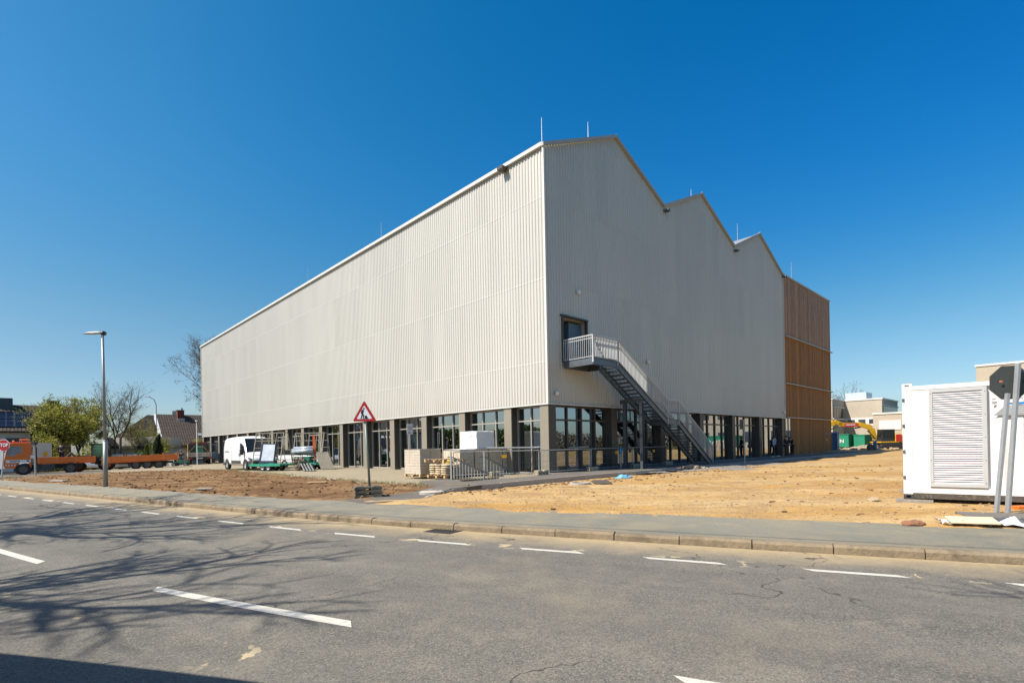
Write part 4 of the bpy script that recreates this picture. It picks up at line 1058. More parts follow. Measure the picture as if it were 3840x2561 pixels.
def van(name, label, loc, rz):
    v = thing(name, label, 'van', loc, rz)
    st = [(-3.02, .95, .45, 2.35, .80), (-2.97, 1.0, .32, 2.48, .80), (-2.2, 1.02, .30, 2.54, .82), (0, 1.03, .30, 2.56, .82), (.75, 1.03, .30, 2.56, .80), (1.05, 1.03, .30, 2.50, .78), (1.28, 1.02, .30, 2.32, .78), (1.62, 1.01, .30, 1.90, .80), (2.05, 1.0, .30, 1.36, .86), (2.35, .98, .30, 1.20, .86), (2.72, .94, .30, 1.06, .86), (2.95, .86, .32, .92, .86), (3.02, .78, .40, .74, .86)]
    ring = []
    for x, w, zb_, zt, k in st:
        zs = zb_+(zt-zb_)*.45; zk = zt-.16 if zt > 1.5 else zt-.07
        half = [(w*.96, zb_), (w, zb_+.12), (w, min(zs, 1.25)), (w*(.985 if zt > 2 else .98), zb_+(zk-zb_)*.72), (w*k*1.10 if zt > 1.5 else w*.97, zk), (w*k*.93, zt-.015)]
        ring.append([(x, -a, b) for a, b in half]+[(x, a, b) for a, b in reversed(half)])
    body = mesh('body', loft(ring), whitep, v, smooth=True)
    m = body.modifiers.new('sub', 'SUBSURF'); m.levels = 1; m.render_levels = 1
    # lower grey bumpers
    bp = MB(); R1 = []
    for x, w, z in ((2.3, 1.0, .66), (2.7, .985, .72), (2.98, .90, .74), (3.09, .70, .72), (3.11, .0, .72)):
        R1.append((x, w, z))
    vs = [(x, -w, .26) for x, w, z in R1]+[(x, w, .26) for x, w, z in reversed(R1)]; vt = [(x, -w, z) for x, w, z in R1]+[(x, w, z) for x, w, z in reversed(R1)]
    n = len(vs); bp.add(vs+vt, [tuple(range(n))[::-1], tuple(range(n, 2*n))]+[(i, (i+1) % n, (i+1) % n+n, i+n) for i in range(n)])
    mesh('front_bumper', bp, pm('bumper_grey', (.045, .047, .05), .6, 0, .1, 4), v, smooth=False, bev=.02)
    mesh('rear_bumper', MB().box(-3.08, -2.75, -1.0, 1.0, .34, .85), MATS['bumper_grey'], v, bev=.03)
    mesh('grille', MB().box(3.05, 3.125, -.5, .5, .42, .62), black, v)
    for s in (-1, 1):
        mesh('sill_strip', MB().box(-.95, 1.05, s*1.035-.012, s*1.035+.012, .48, .70), MATS['bumper_grey'], v)
        mesh('headlight', MB().prism([(2.38, .98), (2.82, .90), (2.90, .80), (2.86, .74), (2.5, .80)], s*.90-.08, s*.90+.08), pm('headlight', (.25, .28, .32), .15, .5, .2, 6), v, bev=.02)
        w = mesh('side_window', MB().prism([(1.02, 1.32), (1.85, 1.28), (1.45, 1.86), (1.25, 1.98), (1.02, 2.0)], s*1.03-.012, s*1.03+.012), pm('dark_window', (.012, .015, .018), .15, .0, .1, 3, coat=.3), v)
        mr = mesh('mirror', MB().box(1.62, 1.82, s*1.06, s*1.28, 1.12, 1.52), blackp, v, bev=.03)
        mesh('handle', MB().box(.98, 1.04, s*1.035-.02, s*1.035+.02, 1.0, 1.22).box(.72, .78, s*1.035-.02, s*1.035+.02, 1.02, 1.24), blackp, v)
        mesh('slide_rail', MB().box(-2.5, -1.5, s*1.03-.012, s*1.03+.012, 1.36, 1.42), pm('rail_grey', (.2, .2, .2), .5), v)
        mesh('door_seam', MB().box(.87, .885, s*1.036-.004, s*1.036+.004, .5, 2.2).box(-1.0, -.985, s*1.036-.004, s*1.036+.004, .5, 2.2), pm('seam', (.3, .3, .3), .6), v)
    ws = MB()
    for e in (0, ): ws.add([(1.30, -.80, 2.335), (1.30, .80, 2.335), (2.11, .92, 1.335), (2.11, -.92, 1.335), (1.27, -.80, 2.28), (1.27, .80, 2.28), (2.06, .92, 1.28), (2.06, -.92, 1.28)], [(0, 1, 2, 3), (7, 6, 5, 4), (0, 4, 5, 1), (3, 2, 6, 7), (0, 3, 7, 4), (1, 5, 6, 2)])
    mesh('windscreen', ws, MATS['dark_window'], v)
    for x in (2.02, -2.01):
        for s in (-1, 1): wheel(x, s*.93, .35, .24, v)
    for x in (2.02, -2.01):
        for s in (-1, 1): mesh('wheel_arch', MB().lathe([(.37, -.0), (.47, -.01), (.47, .02), (.37, .02)], (x, s*1.03, .36), 20, 'y'), blackp, v)
    return v
vn = van('delivery_van', 'white panel van parked along the long glazed side behind the glass racks', (-20.15, 39.92, .09), math.atan2(-.70, .713))
vn2 = copy_tree(vn, None, (-5.95, 2.22, 0.0), -.24+PI, 'white van beside the camera whose round-edged shadow lies bottom left')
darkrim = pm('dusty_rim', (.13, .12, .11), .7, .2, .3, 5)
def dumper(label):
    t = thing('flatbed_truck', label, 'truck', (-41.1, 45.25, -.19), PI+.70)
    # faces +x
    cab = MB(); prof_ = [(2.80, .55), (2.92, .95), (2.86, 1.25), (2.66, 2.02), (2.45, 2.62), (2.2, 2.72), (.72, 2.75), (.70, .62), (.76, .62), (.95, 1.06), (1.75, 1.06), (1.98, .62), (2.0, .55)]
    cab.prism(prof_, -1.1, 1.1)
    t_cab = mesh('cab', cab, orangep, t, bev=.05)
    for s in (-1, 1):
        mesh('side_window', MB().prism([(2.62, 1.62), (2.42, 2.42), (1.45, 2.42), (1.45, 1.84), (1.9, 1.80), (2.05, 1.62)], s*1.105-.01, s*1.105+.01), MATS['dark_window'] if 0 else pm('cab_window', (.22, .25, .28), .15, 0, .3, 2), t_cab)
        mesh('stripe', MB().box(.75, 2.7, s*1.105-.008, s*1.105+.008, 1.06, 1.30), signwhite, t_cab)
        mesh('handle', MB().box(.9, 1.05, s*1.11-.02, s*1.11+.02, 1.14, 1.26), blackp, t_cab)
        mb = MB()
        for i in range(4): mb.prism([(2.70-.22*i, .80), (2.60-.22*i, .80), (2.66-.22*i, .92), (2.76-.22*i, .92)], s*1.11-.006, s*1.11+.006)
        mesh('hazard_stripes', mb, signwhite, t_cab)
        mesh('badge', MB().box(.5, .78, s*1.105-.008, s*1.105+.008, 1.40, 1.66), signwhite, t_cab)
        mesh('mirror', MB().box(2.72, 2.86, s*1.15, s*1.38, 1.9, 2.35), blackp, t_cab)
    text('lettering', 'BANKETTE', .16, black, t_cab, (2.0, 1.118, 1.18), (PI/2, 0, PI), .003, .004)
    mesh('windscreen', MB().box(-.02, .02, -.95, .95, 0, .95, Matrix.Translation((2.74, 0, 1.5)) @ Matrix.Rotation(-.23, 4, 'Y')), MATS['dark_window'], t_cab)
    mesh('front_bumper', MB().box(2.1, 2.95, -1.12, 1.12, .35, .62), pm('bumper_pale', (.35, .38, .4), .5), t, bev=.03)
    mesh('beacon', MB().lathe([(0, .22), (.09, .2), (.11, 0), (0, 0)], (2.1, .7, 2.72), 10), lampor, t, smooth=True)
    mesh('light_bar', MB().box(.9, 1.7, -.7, .3, 2.95, 3.1).tube((1.0, -.2, 2.72), (1.0, -.2, 3.0), .03).tube((1.5, -.2, 2.72), (1.5, -.2, 3.0), .03), pm('orange_white_panel', (.75, .35, .18), .5, 0, .2, 3), t)
    mesh('chassis', MB().box(-3.6, 1.7, -.4, .4, .5, .85).box(-1.2, -.1, .45, 1.05, .42, .88).box(.42, -.1, -.9, .9, .45, 1.0), darkst, t)
    mesh('crane', MB().box(.3, .6, -.2, .35, .9, 2.2).tube((.45, .1, 2.2), (.45, .1, 2.9), .08).box(.28, .6, -.3, .9, 2.2, 2.35).box(.28, .5, .6, .8, 1.5, 2.3).box(.3, .5, -.7, -.3, 2.75, 3.0), pm('crane_dark', (.05, .055, .04), .6, .1, .5, 3), t)
    mesh('lamp_box', MB().lathe([(0, -.1), (.22, -.08), (.22, .08), (0, .1)], (-.45, .5, 1.75), 12, 'y'), yellowp, t)
    bed = mesh('bed', MB().box(-4.7, .2, 1.10, 1.16, 1.0, 1.46).box(-4.7, .2, -1.16, -1.10, 1.0, 1.46).box(-4.76, -4.7, -1.16, 1.16, .98, 1.46).box(.2, .26, -1.16, 1.16, 1.0, 1.48).box(-4.7, .2, -1.1, 1.1, .9, 1.0), orangep, t, bev=.01)
    mb = MB()
    for x in (.1, -1.4, -3.0, -4.65): mb.box(x-.05, x+.05, 1.16, 1.19, .95, 1.48)
    mb.box(-4.7, .2, 1.16, 1.185, 1.17, 1.21)
    mesh('bed_ribs', mb, pm('orange_rib', (.75, .25, .06), .45, 0, .1, 2), bed)
    mesh('tools', MB().tube((-3.3, .3, 1.1), (-2.6, .4, 1.8), .1).tube((-2.6, .4, 1.8), (-2.0, .3, 1.3), .08).box(-3.6, -3.1, -.3, .4, 1.0, 1.55), darkst, bed)
    for x in (1.35, -2.55):
        for s in (-1, 1): wheel(x, s*.97, .49, .30, t, darkrim)
    mesh('mudguard', MB().box(-3.15, -1.95, .72, 1.12, 1.02, 1.06).box(-3.19, -3.15, .72, 1.12, .7, 1.06).box(-1.95, -1.91, .72, 1.12, .7, 1.06), darkst, t)
    return t
def shorten(o, k):
    for c in [x for x in bpy.data.objects if x.parent == o]:
        if c.name.startswith('wheel'): c.location.x *= k; continue
        if c.name.startswith('lettering') and c.rotation_euler.x > 1: c.location.x *= k; c.scale.x *= k; continue
        if c.type == 'MESH':
            for v in c.data.vertices: v.co.x *= k
        shorten(c, k)
shorten(dumper('orange municipal flatbed truck with a white door stripe facing left'), .78)
# tractor
tr = thing('tractor', 'orange tractor with a glazed cab half hidden behind the street lamp', 'tractor', (-38.4, 48.6, -.10), 0.6)
mesh('hood', MB().box(-2.0, -.7, -.35, .35, .9, 1.45), darkst, tr, bev=.06)
cb_ = mesh('cab', MB().box(-.75, -.68, -.7, .7, .7, 1.3).box(.6, .68, -.7, .7, .7, 1.3).box(-.75, .68, -.72, -.66, .7, 1.25).box(-.75, .68, .66, .72, .7, 1.25).box(-.85, .75, -.75, .75, 2.42, 2.52).bar((-.72, -.68, 1.2), (-.6, -.66, 2.45), .06).bar((.64, -.68, 1.2), (.6, -.66, 2.45), .06).bar((-.72, .68, 1.2), (-.6, .66, 2.45), .06).bar((.64, .68, 1.2), (.6, .66, 2.45), .06), blackp, tr)
mesh('glazing', MB().box(-.7, .62, -.69, -.68, 1.25, 2.42).box(-.7, .62, .68, .69, 1.25, 2.42).box(-.73, -.72, -.66, .66, 1.25, 2.42), glass_c, cb_)
mesh('loader_box', MB().box(.7, 1.9, -.7, .7, .75, 1.3).box(-.5, .5, -.4, .4, .6, 1.1), orangep, tr, bev=.04)
for x, r in ((-1.6, .42), (.35, .62), ): 
    for s in (-1, 1): wheel(x, s*.8, r, .35, tr, orangep)
# long trailer
tl = thing('flatbed_trailer', 'long orange ribbed flatbed trailer with three visible axles behind the tractor', 'trailer', (-34.3, 48.4, .0), .60)
bd = mesh('bed', MB().box(-2.95, 2.95, -1.12, -1.06, .78, 1.28).box(-2.95, 2.95, 1.06, 1.12, .78, 1.28).box(-2.95, 2.95, -1.06, 1.06, .70, .78).box(-3.0, -2.95, -1.12, 1.12, .78, 1.28).box(2.95, 3.05, -1.12, 1.12, .55, 1.32), orangep, tl)
bd.rotation_euler = (0, -.03, 0)
mb = MB()
for z in (.9, 1.03, 1.16): mb.box(-2.9, 2.9, -1.135, -1.12, z-.02, z+.02)
for x in (-2.9, 1.7, 2.98): mb.box(x-.06, x+.06, -1.16, -1.10, .75, 1.45 if x > 0 else 1.3)
mesh('ribs', mb, MATS['orange_rib'], bd)
mesh('chassis', MB().box(-2.6, 2.6, -.4, .4, .5, .70).bar((-2.6, 0, .6), (-3.9, 0, .5), .1), darkst, tl)
mesh('drawbar_frame', MB().bar((-3.0, -1.1, .8), (-3.5, -.9, .75), .05).bar((-3.0, -1.1, 1.2), (-3.5, -.9, 1.15), .05).bar((-3.5, -.9, .5), (-3.5, -.9, 1.25), .05), yellowp, tl)
for x in (-.62, .24, 1.12):
    for s in (-1, 1): wheel(x/.87, s*.9, .40, .26, tl, darkrim)
shorten(tl, .87)
# pickup seen from behind
pk = thing('flatbed_pickup', 'small yellow-cabbed pickup with a grey drop-side bed seen from behind, red-white stripes on its tailgate', 'truck', (-37.7, 62.5, 0), PI/2+.58)
R_ = galv_l
pk.scale = (1.12, 1.12, 1.12)
mesh('cab', MB().prism([(.7, .5), (2.6, .5), (2.6, 1.1), (2.2, 1.25), (1.7, 2.15), (.7, 2.2)], -.95, .95), pm('dark_cab', (.03, .03, .035), .4, 0, .2, 2), pk, bev=.05); mesh('cab_side', MB().box(.72, 2.2, .95, 1.0, .55, 2.15), yellowp, pk)
mesh('rear_window', MB().box(.66, .70, -.8, .8, 1.25, 2.05), MATS['dark_window'], pk)
mesh('roof_beacons', MB().box(.8, 1.1, -.85, .85, 2.2, 2.38), pm('dark_orange_lens', (.35, .08, .03), .4, 0, .4, 5), pk)
bd = mesh('bed', MB().box(-2.2, .5, -1.08, -1.04, .85, 1.25).box(-2.2, .5, 1.04, 1.08, .85, 1.25).box(-2.25, -2.2, -1.08, 1.08, .85, 1.25).box(-2.2, .5, -1.04, 1.04, .80, .86), pm('bed_grey', (.50, .48, .42), .5, .1, .08, 2), pk)
mb = MB()
for s in (-1, 1):
    for i in range(2): y = s*(.55+.26*i); mb.add([(-2.256, y-.1, .95), (-2.256, y+.0, .95), (-2.256, y+.12*s+.05, 1.10), (-2.256, y+.12*s-.05, 1.10)], [(0, 1, 2, 3)])
mesh('hazard_stripes', mb, redp, bd); mesh('lettering', MB().box(-2.26, -2.255, -.2, .2, 1.0, 1.06), darkst, bd)
mesh('frame', MB().bar((.4, -1.0, 1.2), (.4, -.35, 1.95), .06).bar((.4, 1.0, 1.2), (.4, .35, 1.95), .06).bar((.4, -.35, 1.2), (.4, -.35, 2.0), .07).bar((.4, -.35, 1.95), (.4, .35, 1.95), .06), wood, pk)
mesh('machine', MB().box(-.4, .2, -.3, .3, .86, 1.75).lathe([(0, .08), (.33, .02), (.33, -.03)], (-.1, 0, 1.8), 10), greenp, pk)
for s in (-1, 1): mesh('tail_light', MB().box(-2.24, -2.18, s*.85-.18, s*.85+.18, .58, .72), lampred, pk)
mesh('number_plate', MB().box(-2.25, -2.2, -.26, .26, .60, .71), signwhite, pk)
mesh('chassis', MB().box(-2.15, 1.0, -.7, .7, .42, .8), black, pk)
mesh('door', MB().box(1.9, 1.95, -1.9, -1.0, .5, 1.3).bar((1.92, -1.85, 1.3), (1.92, -1.75, 2.1), .08).bar((1.92, -1.75, 2.1), (1.92, -1.0, 2.1), .08), pm('open_door_pale', (.55, .6, .62), .4), pk)
for x in (-1.4, 1.7):
    for s in (-1, 1): wheel(x, s*.85, .36, .26, pk)
# white box truck body behind
bt = thing('box_trailer', 'white box trailer with a red top stripe behind the orange truck', 'trailer', (-50.4, 49.6, -.3), 0)
mesh('box', MB().box(-5, 4.3, 0, 2.4, .5, 2.95), pm('dull_white', (.45, .47, .50), .5, 0, .05, 1), bt)
mesh('stripe', MB().box(-5, 4.32, -.02, .0, 2.72, 3.06), redp, bt); mesh('underframe', MB().box(-4.8, 4.1, .1, 2.3, .25, .5), bluep, bt)
for x in (-3.0, -2.0, 3.0): wheel(x, .25, .42, .25, bt)
# cars further off
def car(label, loc, rz, m, group=None):
    c = thing('parked_car', label, 'car', loc, rz, group)
    secs = []
    for x, w, zt in ((-2.1, .7, .75), (-2.0, .82, .95), (-1.5, .85, 1.0), (1.0, .85, .95), (1.7, .82, .82), (2.1, .7, .6)):
        secs.append([(x, -w*.95, .25), (x, -w, .5), (x, -w*.93, zt), (x, w*.93, zt), (x, w, .5), (x, w*.95, .25)])
    mesh('body', loft(secs), m, c, smooth=False, bev=.04)
    secs = [[(x, -w, z), (x, w, z), (x, w*.85, zt), (x, -w*.85, zt)] for x, w, z, zt in ((-1.9, .72, .9, .98), (-1.3, .78, .9, 1.42), (.2, .78, .9, 1.46), (1.15, .74, .88, .95))]
    mesh('glasshouse', loft(secs), MATS['dark_window'], c, bev=.03)
    mesh('roof', loft([[(x, -w, z), (x, w, z), (x, w, z+.04), (x, -w, z+.04)] for x, w, z in ((-1.35, .66, 1.42), (-.5, .68, 1.47), (.25, .66, 1.455))]), m, c)
    for x in (-1.3, 1.3):
        for s in (-1, 1): wheel(x, s*.76, .31, .2, c)
    return c
car('silver car with a dark roof parked behind the tractor cab', (-41.5, 52.5, -.15), .05, pm('silver_paint', (.35, .37, .40), .3, .5, .05, 1))
car('small white car parked behind the glass rack trailers', (-17.2, 43.0, .08), math.atan2(-.70, .713)+.5, whitep)
# ================================================================ building materials by the corner
def Bt(name, label, cat, s, t, z=.17, group=None, rz=0.0):
    p = W(s, t, z); return thing(name, label, cat, p, BR+rz, group)
def pallet(mb, lx, ly):
    for y in (0, ly/2-.06, ly-.12): mb.box(0, lx, y, y+.11, 0, .022)
    for x in (0, lx/2-.07, lx-.14):
        for y in (0, ly/2-.06, ly-.12): mb.box(x, x+.13, y, y+.11, .022, .10)
    n = 6
    for i in range(n): y = i*(ly-.1)/(n-1); mb.box(0, lx, y, y+.1, .10, .125)
    return mb
def wobble(mb, amp, seed):
    rg = random.Random(seed); d = {}
    for i, p in enumerate(mb.v):
        k = (round(p[0], 3), round(p[1], 3), round(p[2], 3))
        if k not in d: d[k] = (rg.uniform(-amp, amp), rg.uniform(-amp, amp), rg.uniform(-amp, amp))
        mb.v[i] = tuple(a+b for a, b in zip(p, d[k]))
    return mb
bs = Bt('block_stack', 'tall film-wrapped stack of pale blocks on a pallet, standing apart at the left', 'stack', -4.85, 3.5)
mesh('pallet', pallet(MB(), 1.2, 1.35), wood, bs)
mb = MB(); rg = random.Random(2)
for k in range(9):
    for i in range(3):
        for j in range(2): o = rg.uniform(-.008, .008); mb.box(.02+j*.58+o, .59+j*.58+o, .02+i*.44, .455+i*.44, .13+k*.127, .252+k*.127)
mesh('blocks', mb, brickm, bs, bev=.004)
mb = MB().box(-.005, 1.2, -.005, 1.36, 1.275, 1.29)
mesh('cover_sheet', wobble(mb, .012, 2), film, bs)
bp_ = Bt('bag_pallet', 'low pallet of yellowish cement bags with an empty pallet laid on top', 'stack', -4.75, 1.75)
mesh('pallet', pallet(MB(), 1.0, 1.35), wood, bp_)
mb = MB(); rg = random.Random(5)
for k in range(5):
    for i in range(3):
        for j in range(2):
            c = (.26+j*.5+rg.uniform(-.015, .015), .24+i*.44+rg.uniform(-.015, .015), .18+k*.095)
            mb.blob(c, .5, 8, 6, .02, rg.random(), (.52, .45, .115))
mesh('bags', mb, bagm, bp_, smooth=True)
tp = MB(); pallet(tp, 1.25, 1.5); tp.v = [(x-.08, y-.05, z+.70) for x, y, z in tp.v]
mesh('top_pallet', tp, wood, bp_)
for k in range(4):
    lb = ['leftmost', 'second from the left', 'third from the left', 'rightmost'][k]
    b = Bt('slab_stack', lb+' of the four tall grey-brown slab stacks behind the mesh barrier', 'stack', -3.02+.92*k, 2.9, group='grey slab stacks')
    mesh('pallet', pallet(MB(), .86, 1.35), wood, b)
    mb = MB(); rg = random.Random(k)
    if k < 9:
        for i in range(9):
            for j in range(7): x = .01+i*.093; mb.box(x, x+.088, .01+j*.19, .195+j*.19, .13, 1.20+rg.uniform(0, .015)) if i == 0 or j == 0 or True else 0
    mesh('slabs', mb, stonep if k else MATS['pale_blocks'] if 0 else stonep, b, bev=.003)
    mesh('film', wobble(MB().box(-.02, .88, -.02, 1.37, 1.20, 1.235), .018, k+4), film, b)
wb = Bt('white_bale', 'big white plastic-wrapped bale on top of the grey slab stacks', 'bale', -1.97, 2.92, z=1.41)
mb = MB(); n = 6
mb.box(0, 1.16, 0, 1.3, 0, .86)
o = mesh('wrap', mb, whites, wb, bev=.03)
me = o.data
import bmesh
bm = bmesh.new(); bm.from_mesh(me); bmesh.ops.subdivide_edges(bm, edges=bm.edges[:], cuts=7, use_grid_fill=True)
for v in bm.verts:
    q = noise.noise_vector(v.co*3.1)*.022 + noise.noise_vector(v.co*8)*.012; v.co += q if v.co.z > .02 else Vector((q.x, q.y, 0))
bm.to_mesh(me); bm.free()
mesh('pleat', MB().path([(-.03, .28, .66), (-.035, .55, .62), (-.03, .8, .70)], .014, 5), pm('white_crease', (.6, .61, .62), .6), wb)
mesh('pleat', MB().path([(-.03, .95, .70), (-.035, .98, .5), (-.03, .86, .42)], .012, 5), pm('white_crease', (.6, .61, .62), .6), wb)
mesh('lettering', MB().box(-.034, -.028, .12, .45, .30, .31).box(-.034, -.028, .6, .78, .31, .32).box(-.034, -.028, .9, 1.15, .31, .32), pm('faint_print', (.55, .56, .58), .6), wb)
yb = Bt('yellow_sack', 'yellow and white sack lying behind the low bag pallet', 'sack', -3.5, 3.2)
mesh('sack', MB().blob((.0, 0, .62), .5, 12, 8, .04, 3, (.55, .75, .40)), pm('yellow_white_sack', (.70, .50, .06), .6, 0, .1, 1, .3, 8, dirt=((.8, .8, .78), .9)), yb, smooth=True)
mesh('pallet', MB().box(-.4, .4, -.5, .5, 0, .44), wood, yb)
tb = Bt('metal_tubes', 'long pale scaffold tubes laid across the slab stacks and the barrier', 'tubes', -1.6, 2.4, z=1.43)
mb = MB(); rg = random.Random(9)
for i in range(5): mb.tube((-.2+.05*i, .0+.05*i, .0+.03*(i % 2)), (4.3+rg.uniform(-.6, .4), -2.55+.04*i, -.06+.03*(i % 2)), .022, .022, 6)
mesh('tube', mb, galv_l, tb)
# steps down with two railings
def steprail(label, s, t, n, rz):
    r = Bt('handrail', label, 'railing', s, t, z=.17, rz=rz, group='handrails of the sunken steps')
    mb = MB(); L = .13*n
    for i in range(n):
        x = .13*i; h = .90-.62*i/(n-1) if i else .90
        mb.box(x-.010, x+.010, -.02, .02, 0, h-.02)
    mesh('balusters', mb, galv_l, r)
    mb = MB().bar((-.16, 0, .93), (.06, 0, .93), .035).bar((.06, 0, .93), (L+.12, 0, .23), .04).bar((.0, 0, .0), (L, 0, .0), .03)
    mesh('rail', mb, darkst, r)
    mesh('post', MB().box(-.03, .03, -.03, .03, 0, 1.15), galv_l, r); return r
steprail('left of two sloping handrails with upright bars before the slab stacks', -4.97, 1.0, 12, -ANG-.28+.0)
steprail('right of two sloping handrails with upright bars before the slab stacks', -4.2, -.22, 9, -ANG-.05)
mesh('step_coping', MB().box(-5.3, -3.2, .0, .18, .12, .20, Matrix.Translation((P0.x, P0.y, 0)) @ Matrix.Rotation(BR, 4, 'Z')), kerbc, None, kind='structure')
# mesh barriers with perforated feet
bf = None
def barrier(label, a, b):
    global bf
    A = Vector(W(*a, .30)); B_ = Vector(W(*b, .30)); d = B_-A; L = d.length
    t = thing('mesh_barrier', label, 'barrier', A, math.atan2(d.y, d.x), 'steel mesh barriers')
    mb = MB().tube((.05, 0, 1.0), (L-.05, 0, 1.0), .021, .021, 6).tube((.05, 0, .02), (L-.05, 0, .02), .018, .018, 6).tube((.05, 0, -.1), (.05, 0, 1.0), .021, .021, 6).tube((L-.05, 0, -.1), (L-.05, 0, 1.0), .021, .021, 6)
    mesh('frame', mb, galv_l, t)
    mb = MB(); x = .15
    while x < L-.1: mb.box(x-.0035, x+.0035, -.0035, .0035, .02, 1.0); x += .085
    for z in (.25, .5, .75): mb.box(.05, L-.05, -.003, .003, z-.003, z+.003)
    mesh('mesh', mb, galv, t)
    mesh('tag', MB().box(L*.55, L*.55+.22, -.03, -.02, .70, .84), yellowp, t)
    return t
fence = [(-4.7, 1.25), (-1.15, -.5), (2.51, -.5), (6.2, -.5), (9.9, -.45)]
nm = ['behind the handrails, before the grey slab stacks', 'in front of the square corner column', 'in front of the first gable window', 'under the steel staircase flight']
for i in range(4): barrier('steel mesh barrier with a small yellow tag '+nm[i], fence[i], fence[i+1])
fm = pm('foot_plastic', (.42, .36, .25), .9, 0, .2, 4, .3, 25, dirt=((.12, .1, .07), .5))
spots = [((-1.2, -.62), 'in front of the corner column'), ((2.45, -.62), 'between the first and second gable barriers'), ((6.15, -.62), 'beside the steel stair posts'), ((9.85, -.5), 'deep in the shade under the stairs'), ((-2.9, .5), 'before the slab stacks, left of the corner')]
for i, (p, lb) in enumerate(spots):
    if i == 0:
        ft = thing('barrier_foot', 'pale perforated barrier foot '+lb, 'barrier foot', W(*p, .175), BR+.05, 'perforated barrier feet')
        mb = MB().box(0, .06, -.14, .14, 0, .24)
        mb = MB().prism([(-.36, 0), (.36, 0), (.36, .24), (.08, .24), (.05, .20), (-.05, .20), (-.08, .24), (-.36, .24)], -.13, .13)
        mesh('block', mb, fm, ft, bev=.012)
        mb = MB()
        for x in (-.25, 0, .25): mb.box(x-.06, x+.06, -.1315, -.129, .10, .13)
        for y in (-.07, .07):
            for z in (.05, .12, .19): mb.box(-.3615, -.359, y-.04, y+.04, z-.014, z+.014)
        mesh('slot', mb, black, ft); bf = ft
    else: copy_tree(bf, None, W(*p, .175), BR+.1*(i % 3)-.1, 'pale perforated barrier foot '+lb)
# blue elbow pipes
for s, lb in ((5.0, 'grey upright pipe with a blue elbow bending toward the glass, left of the stair posts'),):
    t = Bt('drain_pipe', lb, 'pipe', s, -.55)
    mesh('pipe', MB().tube((0, 0, 0), (0, 0, .85), .085, .085, 14), pm('pipe_grey', (.42, .43, .42), .5), t, smooth=True)
    mesh('elbow', MB().tube((0, 0, .83), (0, 0, .98), .10, .10, 14).tube((0, 0, .96), (.14, .06, 1.08), .095, .095, 14).tube((.12, .05, 1.07), (.75, .2, 1.08), .075, .075, 14), pipe_b, t, smooth=True)
# things on the sand
def ring(label, x, y, r, h, lid=False):
    t = thing('manhole_ring', label, 'concrete ring', (x, y, .10), 0, 'concrete manhole rings')
    mesh('ring', MB().lathe([(r-.09, -.1), (r, -.1), (r, h), (r-.09, h), (r-.09, -.1)], (0, 0, 0), 28), conc, t)
    if lid:
        mesh('lid', MB().lathe([(0, h+.025), (r-.06, h+.02), (r-.02, h+.002), (0, h+.002)], (0, 0, 0), 24), pm('lid_pale', (.55, .48, .38), .8, 0, .15, 3), t)
        mesh('hook', MB().box(-.1, .02, .05, .10, h+.02, h+.06).box(.15, .2, -.1, -.02, h+.02, h+.055), galv_l, t)
    else: mesh('inside', MB().lathe([(0, .03), (r-.09, .03)], (0, 0, 0), 20), sandm, t)
ring('open concrete manhole ring sunk in the sand by the path', 2.35, 18.1, .37, .11)
ring('lidded concrete manhole ring where the path meets the pavement', -2.45, 15.65, .37, .10, True)
def rag(name, label, cat, loc, r, m, sq, seed=1, amp=.35, rz=0, group=None):
    mb = MB(); mb.blob((0, 0, 0), r, 18, 12, 0, seed, sq)
    vs = []
    for p in mb.v:
        q = Vector(p); k = 1+amp*noise.fractal(q*(2.2/r)+Vector((seed*3.1, 0, 0)), 1, 2, 3); q = q*k; q.z = max(q.z, -.01); vs.append(tuple(q))
    mb.v = vs
    o = mesh(name, mb, m, None, smooth=True, label=label, cat=cat, group=group); o.location = loc; o.rotation_euler = (0, 0, rz); return o
rag('plastic_rag', 'crumpled light blue plastic sheet lying by the path kerb', 'rag', (4.5, 21.1, .14), .30, pm('light_blue_plastic', (.16, .42, .60), .5, 0, .15, 5), (1, .6, .45), 3, .5)
def slab(name, label, cat, loc, d, m, rz, tilt=0, group=None):
    o = mesh(name, MB().cb((0, 0, d[2]/2), d), m, None, label=label, cat=cat, group=group, bev=.008); o.location = loc; o.rotation_euler = (tilt, 0, rz); return o
slab('stone_slab', 'dark rough slab tilted beside the open manhole ring', 'slab', (3.15, 18.35, .14), (.62, .4, .07), pm('dark_stone', (.10, .085, .06), .95, 0, .3, 4, .6, 20), .3, .25)
slab('plank', 'short pale plank half buried in the sand before the open manhole ring', 'plank', (1.95, 16.9, .15), (1.05, .12, .05), wood, -.05)
slab('concrete_slab', 'thin pale slab lying in the brown soil in the middle of the bed', 'slab', (-10.9, 18.35, .19), (.55, .22, .05), conc, .2, 0, 'slabs in the soil bed')
slab('concrete_slab', 'thin pale slab lying in the brown soil near the far left posts', 'slab', (-22.9, 26.2, .17), (1.0, .3, .05), conc, -.3, 0, 'slabs in the soil bed')
slab('concrete_slab', 'flat tan slab level with the soil in front of the paved forecourt', 'slab', (-7.6, 20.2, .24), (.7, .3, .04), wood, .1, 0, 'slabs in the soil bed')
slab('kerb_plank', 'white edging plank lying at the tip of the brown bed', 'plank', (-1.95, 17.9, .19), (.95, .14, .05), kerbc, -.35)
mb = MB(); rg = random.Random(8)
for _ in range(70):
    a = rg.uniform(0, 2*PI); d = abs(rg.gauss(0, .32)); r = rg.uniform(.03, .085); mb.blob((d*math.cos(a)*1.6, d*math.sin(a)*.7, .05+max(0, .16-.3*d)), r, 6, 4, .4, rg.random(), (1.2, 1, .7))
